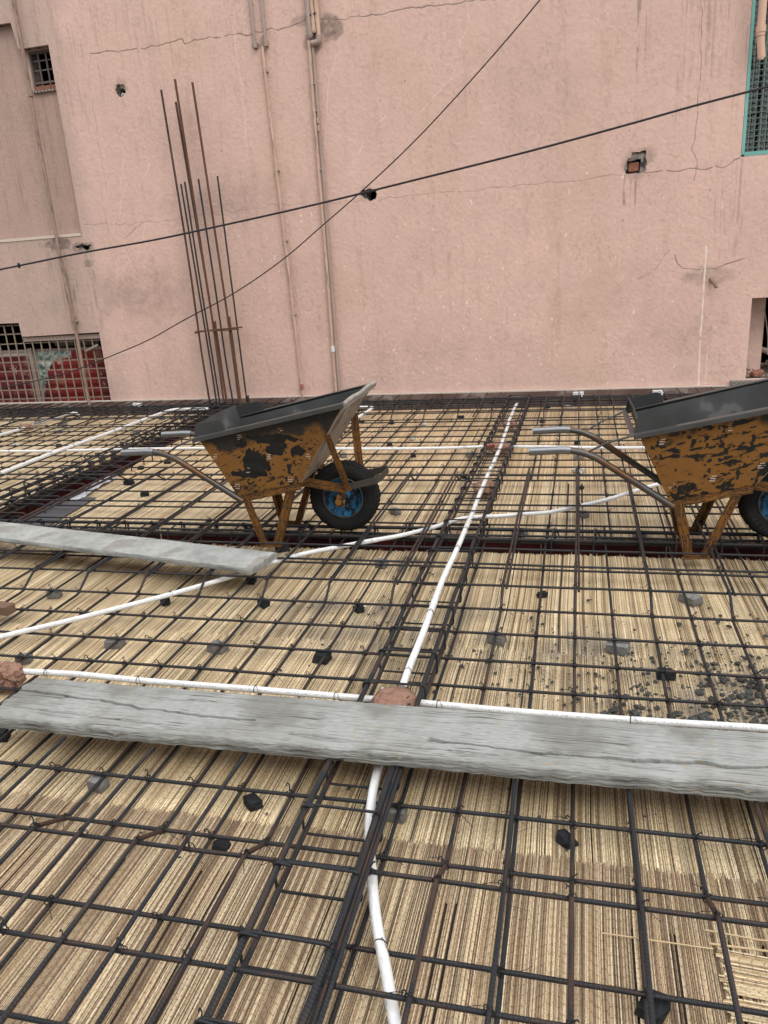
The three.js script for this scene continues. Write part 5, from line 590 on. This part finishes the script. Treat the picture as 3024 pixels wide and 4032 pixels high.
// ------------------------------------------------------------------ wheelbarrows
function paintTex(variant) {
  const marks = variant ? [[-0.315, 0.641], [-0.257, 0.421], [-0.084, 0.458], [-0.031, 0.70], [0.114, 0.518]] : [[-0.345, 0.573], [-0.256, 0.401], [-0.175, 0.495], [-0.184, 0.68], [-0.041, 0.571], [0.17, 0.57], [0.046, 0.438], [0.046, 0.713]];
  return ctex(768, 512, (px, py) => { const x = -0.5 + px / 768 * 1.0, y = 0.3 + py / 512 * 0.6; const n = fbm(x * 8, y * 8, 6, 700 + variant), f = fbm(x * 38, y * 38, 4, 710 + variant), b = fbm(x * 3.2 + 5, y * 3.2, 4, 720 + variant);
    let bare; const rim = y - (0.625 + 0.215 * (x + 0.4)) + 0.028 + 0.15 * ss(0.02, 0.34, x) * ss(0.5, 0.62, y); // how near the rim
    const topWear = ss(0.0, 0.08, rim + (n - 0.5) * 0.30 + (f - 0.5) * 0.08);
    if (!variant) { const d1 = Math.hypot((x + 0.12) / 0.085, (y - 0.545) / 0.085), d2 = Math.hypot((x + 0.20) / 0.085, (y - 0.47) / 0.028), d3 = Math.hypot((x - 0.0) / 0.075, (y - 0.61) / 0.03), d4 = Math.hypot((x - 0.12) / 0.045, (y - 0.60) / 0.045), d5 = Math.hypot((x + 0.02) / 0.14, (y - 0.67) / 0.035), d6 = Math.hypot((x + 0.22) / 0.1, (y - 0.645) / 0.035); const e = (n - 0.5) * 2.1 + (f - 0.5) * 1.3; bare = Math.max(ss(1.12, 1.02, d1 + e), ss(1.15, 1.02, d2 + e), ss(1.1, 1.0, d3 + e), ss(1.1, 1, d4 + e), ss(1.1, 1, d5 + e * 1.1), ss(1.05, 0.98, d6 + e * 1.2)); bare = Math.max(bare, ss(0.665, 0.68, f * 0.62 + n * 0.38 + (x > 0.02 && y < 0.56 ? 0.05 : 0))); }
    else { const sc = fbm(x * 10 + y * 26, y * 60 - x * 22, 4, 730), sp = fbm(x * 48, y * 44, 4, 735); bare = Math.max(ss(0.60, 0.625, sp * 0.66 + b * 0.40 + 0.02), ss(0.62, 0.64, sc * 0.75 + b * 0.28 + (y > 0.56 ? 0.045 : -0.02)), ss(0.64, 0.66, n * 0.8 + sp * 0.22)); }
    { const fs = fbm(x * 24 + y * 9, y * 120 - x * 40, 3, 738), fd = fbm(x * 95, y * 95, 3, 739); bare = Math.max(bare, ss(0.70, 0.73, fs * 0.7 + n * 0.36) * 0.8, ss(0.72, 0.75, fd * 0.75 + b * 0.33) * 0.85); }
    bare = Math.max(bare, topWear);
    const steelc = mix([0.010, 0.010, 0.010], [0.026, 0.026, 0.025], f); let c = mix([0.19, 0.088, 0.024], [0.28, 0.135, 0.038], n * 0.7 + f * 0.3); c = mix(c, [0.125, 0.062, 0.026], ss(0.52, 0.66, b) * 0.45); c = mix(c, steelc, clamp(bare)); if (topWear > 0.5) c = mix(c, [0.045, 0.041, 0.038], 0.5 * topWear * n * 1.4);
    for (const [mx, my] of marks) for (let k = -1; k <= 1; k++) { const dx = x - mx - (variant ? k * 0.004 : k * 0.002), dy = y - my - k * 0.0115; if (Math.abs(dx) < 0.011 * (0.5 + 0.9 * n + (k ? 0 : 0.2)) && Math.abs(dy + (f - 0.5) * 0.006) < 0.0021 * (0.4 + 1.1 * f) && f > 0.42) c = [0.55, 0.50, 0.46]; }
    return c; });
}
M.framePaint = std({ map: repeat(ctex(256, 256, (x, y) => { const u = x / 256, v = y / 256, n = tfbm(u, v, 6, 5, 741), f = tfbm(u, v, 24, 3, 745); const c = mix([0.17, 0.074, 0.016], [0.26, 0.115, 0.025], n); return mix(c, mix([0.012, 0.011, 0.010], [0.03, 0.027, 0.024], f), ss(0.47, 0.55, n * 0.6 + f * 0.42)); }), 1.6, 1.6), roughness: 0.6, metalness: 0.1 });
M.trayIn = std({ map: repeat(ctex(512, 512, (x, y) => { const u = x / 512, v = y / 512, n = tfbm(u, v, 4, 5, 751), f = tfbm(u, v, 24, 3, 755); const c = mix([0.022, 0.024, 0.024], [0.085, 0.088, 0.088], n); return mix(c, [0.17, 0.168, 0.16], ss(0.55, 0.64, n * 0.7 + f * 0.3) * 0.4); }), 1.2, 1.2), roughness: 0.55, metalness: 0.1, bumpMap: dirtN, bumpScale: 0.002 });
M.trayFront = std({ map: repeat(ctex(256, 256, (x, y) => { const u = x / 256, v = y / 256, n = tfbm(u, v, 5, 5, 761); const c = mix([0.20, 0.155, 0.12], [0.42, 0.35, 0.29], n); return mix(c, [0.08, 0.065, 0.055], ss(0.60, 0.68, tfbm(u, v, 8, 4, 765)) * 0.8); }), 1.5, 1.5), roughness: 0.6, metalness: 0.15 });
M.rim = std({ map: repeat(ctex(128, 128, (x, y) => mix([0.05, 0.05, 0.05], [0.13, 0.13, 0.128], tfbm(x / 128, y / 128, 6, 4, 771))), 2, 2), roughness: 0.42, metalness: 0.5 });
M.lip = std({ map: repeat(ctex(128, 128, (x, y) => mix([0.19, 0.175, 0.155], [0.46, 0.44, 0.41], tfbm(x / 128, y / 128, 6, 4, 775))), 3, 3), roughness: 0.55, metalness: 0.3, bumpMap: dirtN, bumpScale: 0.004 });
M.handle = std({ map: repeat(ctex(64, 512, (x, y) => { const u = x / 64, v = y / 512, n = tfbm(u, v, 6, 4, 781); let c = mix([0.045, 0.043, 0.041], [0.13, 0.125, 0.12], n); return mix(c, [0.17, 0.078, 0.03], ss(0.54, 0.62, tfbm(u, v, 9, 4, 785)) * 0.75); }), 1 / 0.0314, 1), roughness: 0.42, metalness: 0.55 });
M.grip = std({ color: lin(0.24, 0.25, 0.26), roughness: 0.34, metalness: 0.8, bumpMap: dirtN, bumpScale: 0.002 });
M.tyre = std({ map: repeat(ctex(256, 64, (x, y) => mix([0.007, 0.007, 0.008], [0.022, 0.022, 0.021], tfbm(x / 256, y / 64, 8, 4, 791))), 1, 1), roughness: 0.85, specularIntensity: 0.3 });
M.blue = std({ map: repeat(ctex(256, 256, (x, y) => { const u = x / 256, v = y / 256, n = tfbm(u, v, 6, 5, 795); const c = mix([0.008, 0.065, 0.15], [0.016, 0.14, 0.29], n); return mix(c, [0.010, 0.010, 0.012], ss(0.46, 0.54, tfbm(u, v, 8, 4, 799)) * 0.92); }), 6, 6), roughness: 0.45 });
M.axle = M.framePaint; M.guard = std({ map: repeat(ctex(128, 128, (x, y) => mix([0.03, 0.027, 0.023], [0.095, 0.085, 0.07], tfbm(x / 128, y / 128, 6, 4, 773))), 3, 3), roughness: 0.55, metalness: 0.2 });
async function wheelbarrow(label, variant, pos) {
  const t = thing('wheelbarrow', label, 'wheelbarrow', pos, 'wheelbarrows parked on the rebar'); const side = paintTex(variant); side.wrapS = side.wrapT = THREE.ClampToEdgeWrapping; const SM = std({ map: side, roughness: 0.55, metalness: 0.15 });
  const sUV = (p) => [(p.x + 0.5) / 1.0, (p.y - 0.3) / 0.6], zUV = (p) => [p.z, p.y];
  for (const s of [1, -1]) {
    part('side_panel', plate([[-0.263, 0.340, 0.2 * s], [0.103, 0.422, 0.2 * s], [0.388, 0.836, 0.291 * s], [-0.412, 0.666, 0.262 * s]], 0.004, sUV), SM, t);
    part('side_liner', plate([[-0.262, 0.343, 0.1965 * s], [0.102, 0.425, 0.1965 * s], [0.387, 0.840, 0.2875 * s], [-0.411, 0.670, 0.2585 * s]], 0.002), M.trayIn, t);
    const r = part('rim', [strip([-0.442, 0.678, 0.274 * s], [0.404, 0.852, 0.304 * s], 0.034, 0.006, [0, 0, 1]), strip([-0.442, 0.667, 0.289 * s], [0.404, 0.841, 0.319 * s], 0.02, 0.005, [0, 1, 0])], M.rim, t);
    part('ear_plate', plate([[-0.44, 0.678, 0.262 * s], [-0.43, 0.745, 0.256 * s], [-0.30, 0.771, 0.262 * s], [-0.280, 0.770, 0.263 * s], [-0.268, 0.758, 0.265 * s], [-0.255, 0.716, 0.268 * s]], 0.004), M.trayIn, t);
    // handle tube with bare grip, stay rod
    const hp = fillet([[-0.905, 0.590, 0.22 * s], [-0.66, 0.600, 0.22 * s], [-0.245, 0.312, 0.195 * s]], 0.13, 8);
    part('handle', tube(hp, 0.0165, 12), M.handle, t); part('grip', tube(hp.slice(0, 4).concat([]).map((p, i) => i === 0 ? [-0.907, 0.590, 0.22 * s] : p), 0.019, 12), M.grip, t);
    part('stay_rod', tube([[-0.630, 0.590, 0.222 * s], [-0.56, 0.63, 0.24 * s], [-0.44, 0.676, 0.278 * s]], 0.005, 8), M.rim, t);
    // frame rail, fork and legs
    part('frame_rail', angleIron([-0.25, 0.340, 0.195 * s], [0.09, 0.415, 0.195 * s], 0.036, 0.005, [0, -1, 0], [0, 0, -s]), M.framePaint, t);
    part('fork_arm', [...angleIron([0.07, 0.415, 0.185 * s], [0.095, 0.412, 0.128 * s], 0.034, 0.005, [0, -1, 0], [1, 0, 0]), ...angleIron([0.092, 0.415, 0.128 * s], [0.325, 0.372, 0.122 * s], 0.036, 0.005, [0, -1, 0], [0, 0, -s])], M.framePaint, t);
    part('leg', angleIron([-0.243, 0.335, 0.20 * s], [-0.178, 0.048, 0.175 * s], 0.042, 0.005, [1, 0.2, 0], [0, 0, -s]), M.framePaint, t);
    part('leg_brace', angleIron([0.062, 0.402, 0.192 * s], [-0.068, 0.052, 0.172 * s], 0.04, 0.005, [-1, 0.2, 0], [0, 0, -s]), M.framePaint, t);
    part('foot_bar', [strip([-0.19, 0.045, 0.174 * s], [-0.06, 0.050, 0.172 * s], 0.03, 0.006, [0, 0, 1]), strip([-0.175, 0.058, 0.176 * s], [-0.065, 0.062, 0.176 * s], 0.026, 0.005, [0, 1, 0])], M.framePaint, t);
    part('front_strut', angleIron([0.272, 0.685, 0.262 * s], [0.322, 0.352, 0.128 * s], 0.033, 0.005, [1, 0.1, 0], [0, 0, -s]), M.framePaint, t);
    part('axle_bracket', plate([[0.28, 0.385, 0.112 * s], [0.322, 0.378, 0.112 * s], [0.30, 0.255, 0.112 * s], [0.25, 0.262, 0.112 * s]], 0.006), M.framePaint, t);
  }
  part('front_panel', plate([[0.103, 0.420, 0.2], [0.103, 0.420, -0.2], [0.392, 0.838, -0.292], [0.392, 0.838, 0.292]], 0.004, zUV), M.trayFront, t);
  part('front_liner', plate([[0.099, 0.424, 0.197], [0.099, 0.424, -0.197], [0.388, 0.842, -0.289], [0.388, 0.842, 0.289]], 0.002, zUV), M.trayIn, t);
  part('front_lip', [tube(smooth([[0.404, 0.848, 0.315], [0.402, 0.853, 0.15], [0.405, 0.850, 0], [0.402, 0.856, -0.15], [0.404, 0.852, -0.315]], 30), 0.011, 8, 0.12), strip([0.397, 0.832, 0.315], [0.397, 0.836, -0.315], 0.032, 0.006, [0.3, 1, 0])], M.lip, t);
  part('back_panel', plate([[-0.263, 0.340, 0.2], [-0.412, 0.680, 0.255], [-0.43, 0.745, 0.255], [-0.425, 0.758, 0], [-0.43, 0.752, -0.255], [-0.412, 0.680, -0.255], [-0.263, 0.340, -0.2]], 0.004, zUV), M.trayIn, t);
  part('back_rim', strip([-0.442, 0.674, 0.29], [-0.442, 0.674, -0.29], 0.024, 0.006, [1, 0.3, 0]), M.rim, t);
  part('tray_floor', plate([[-0.263, 0.341, 0.2], [0.103, 0.423, 0.2], [0.103, 0.423, -0.2], [-0.263, 0.341, -0.2]], 0.005, (p) => [p.x, p.z]), M.trayIn, t);
  part('cross_member', [strip([-0.24, 0.33, 0.19], [-0.24, 0.33, -0.19], 0.03, 0.005), strip([0.05, 0.39, 0.19], [0.05, 0.39, -0.19], 0.03, 0.005)], M.framePaint, t);
  part('front_guard', [strip([0.318, 0.368, 0.118], [0.487, 0.408, 0.112], 0.036, 0.006), strip([0.487, 0.408, 0.112], [0.505, 0.413, 0.08], 0.036, 0.006), strip([0.505, 0.413, 0.082], [0.505, 0.413, -0.082], 0.036, 0.006), strip([0.505, 0.413, -0.08], [0.487, 0.408, -0.112], 0.036, 0.006), strip([0.487, 0.408, -0.112], [0.318, 0.368, -0.118], 0.036, 0.006)], M.guard, t);
  // wheel
  const w = new THREE.Group(); w.name = 'wheel'; w.position.set(0.272, 0.287, 0); t.add(w);
  const prof = []; const T = (r, z) => prof.push(new THREE.Vector2(r, z)); T(0.112, -0.038); T(0.122, -0.044); T(0.145, -0.051); T(0.165, -0.050); T(0.180, -0.043); T(0.188, -0.034); T(0.1915, -0.020); T(0.193, 0); T(0.1915, 0.020); T(0.188, 0.034); T(0.180, 0.043); T(0.165, 0.050); T(0.145, 0.051); T(0.122, 0.044); T(0.112, 0.038); T(0.108, 0);
  const ty = new THREE.LatheGeometry(prof, 64); ty.rotateX(Math.PI / 2); part('tyre', ty, M.tyre, w);
  const lugs = []; for (let i = 0; i < 44; i++) for (const s of [1, -1]) { const a = (i + (s > 0 ? 0.5 : 0)) / 44 * 2 * Math.PI; const q = new THREE.BoxGeometry(0.0095, 0.007, 0.034); q.rotateY(s * 0.6); q.translate(0, 0.1905, s * 0.0185); q.rotateZ(a); lugs.push(q); const e = new THREE.BoxGeometry(0.012, 0.005, 0.018); e.rotateX(s * 0.95); e.translate(0, 0.182, s * 0.0395); e.rotateZ(a + 0.05); lugs.push(e); } part('tread', lugs, M.tyre, w);
  const rp = [[0.022, 0.030], [0.034, 0.030], [0.038, 0.018], [0.075, 0.014], [0.085, 0.022], [0.098, 0.026], [0.101, 0.036], [0.112, 0.040], [0.114, 0.034], [0.104, 0.030], [0.102, 0.0]].map((p) => new THREE.Vector2(p[0], p[1])); const rimG = []; for (const s of [1, -1]) { const q = new THREE.LatheGeometry(rp, 48); q.rotateX(Math.PI / 2); if (s < 0) q.rotateY(Math.PI); const pp = q.attributes.position; boxUVxy(q); rimG.push(q); } part('wheel_rim', rimG, M.blue, w);
  part('rim_edge', [1, -1].map((s) => new THREE.TorusGeometry(0.112, 0.0035, 8, 48).translate(0, 0, 0.040 * s)), M.rim, w);
  const bolts = []; for (let i = 0; i < 5; i++) { const q = new THREE.CylinderGeometry(0.006, 0.006, 0.012, 6); q.rotateX(Math.PI / 2); q.translate(0.055 * Math.cos(i * 1.2566 + 0.4), 0.055 * Math.sin(i * 1.2566 + 0.4), 0.021); bolts.push(q); } part('bolt', bolts, M.rim, w);
  part('hub', tube([[0, 0, -0.1], [0, 0, 0.1]], 0.017, 16), M.rim, w); part('axle_cap', tube([[0, 0, 0.1], [0, 0, 0.118], [0, 0, 0.124]], (k) => k > 0.8 ? 0.017 : 0.022, 18), M.axle, w); part('axle_cap', tube([[0, 0, -0.124], [0, 0, -0.1]], 0.02, 18), M.axle, w);
  const vp = new THREE.CylinderGeometry(0.003, 0.004, 0.03, 8); vp.rotateX(1.1); vp.translate(-0.086, 0.02, 0.03); part('valve', vp, M.wire, w);
  if (variant) { const font = await new FontLoader().loadAsync('fonts/droid/droid_sans_bold.typeface.json'); const L = []; [...'METRO'].forEach((ch, i) => { const q = new TextGeometry(ch, { font, size: 0.026, depth: 0.002, curveSegments: 3 }); q.computeBoundingBox(); q.translate(-(q.boundingBox.max.x + q.boundingBox.min.x) / 2, 0, 0); const a = Math.PI * 0.66 - (i) * 0.185 + 0.62; q.rotateX(-0.06); q.translate(0, 0.136, 0.0505); q.rotateZ(a - Math.PI / 2 + Math.PI / 2); L.push(q); }); part('tyre_lettering', L, std({ color: lin(0.025, 0.025, 0.025), roughness: 0.6 }), w); }
  return t;
}
function boxUVxy(g) { const p = g.attributes.position, u = g.attributes.uv; for (let i = 0; i < p.count; i++) u.setXY(i, p.getX(i) + 0.2, p.getY(i) + 0.2); }
await wheelbarrow('orange wheelbarrow with one big dark peeled patch on its side, left of the ladder cage', 0, [-1.5, 0, -3.85]);
const wb2 = await wheelbarrow('orange wheelbarrow with finely scratched paint, cut off by the right frame edge', 1, [0.685, 0, -3.84]);
wb2.rotation.y = 0.015;

scene.updateMatrixWorld(true);
renderer.render(scene, camera);
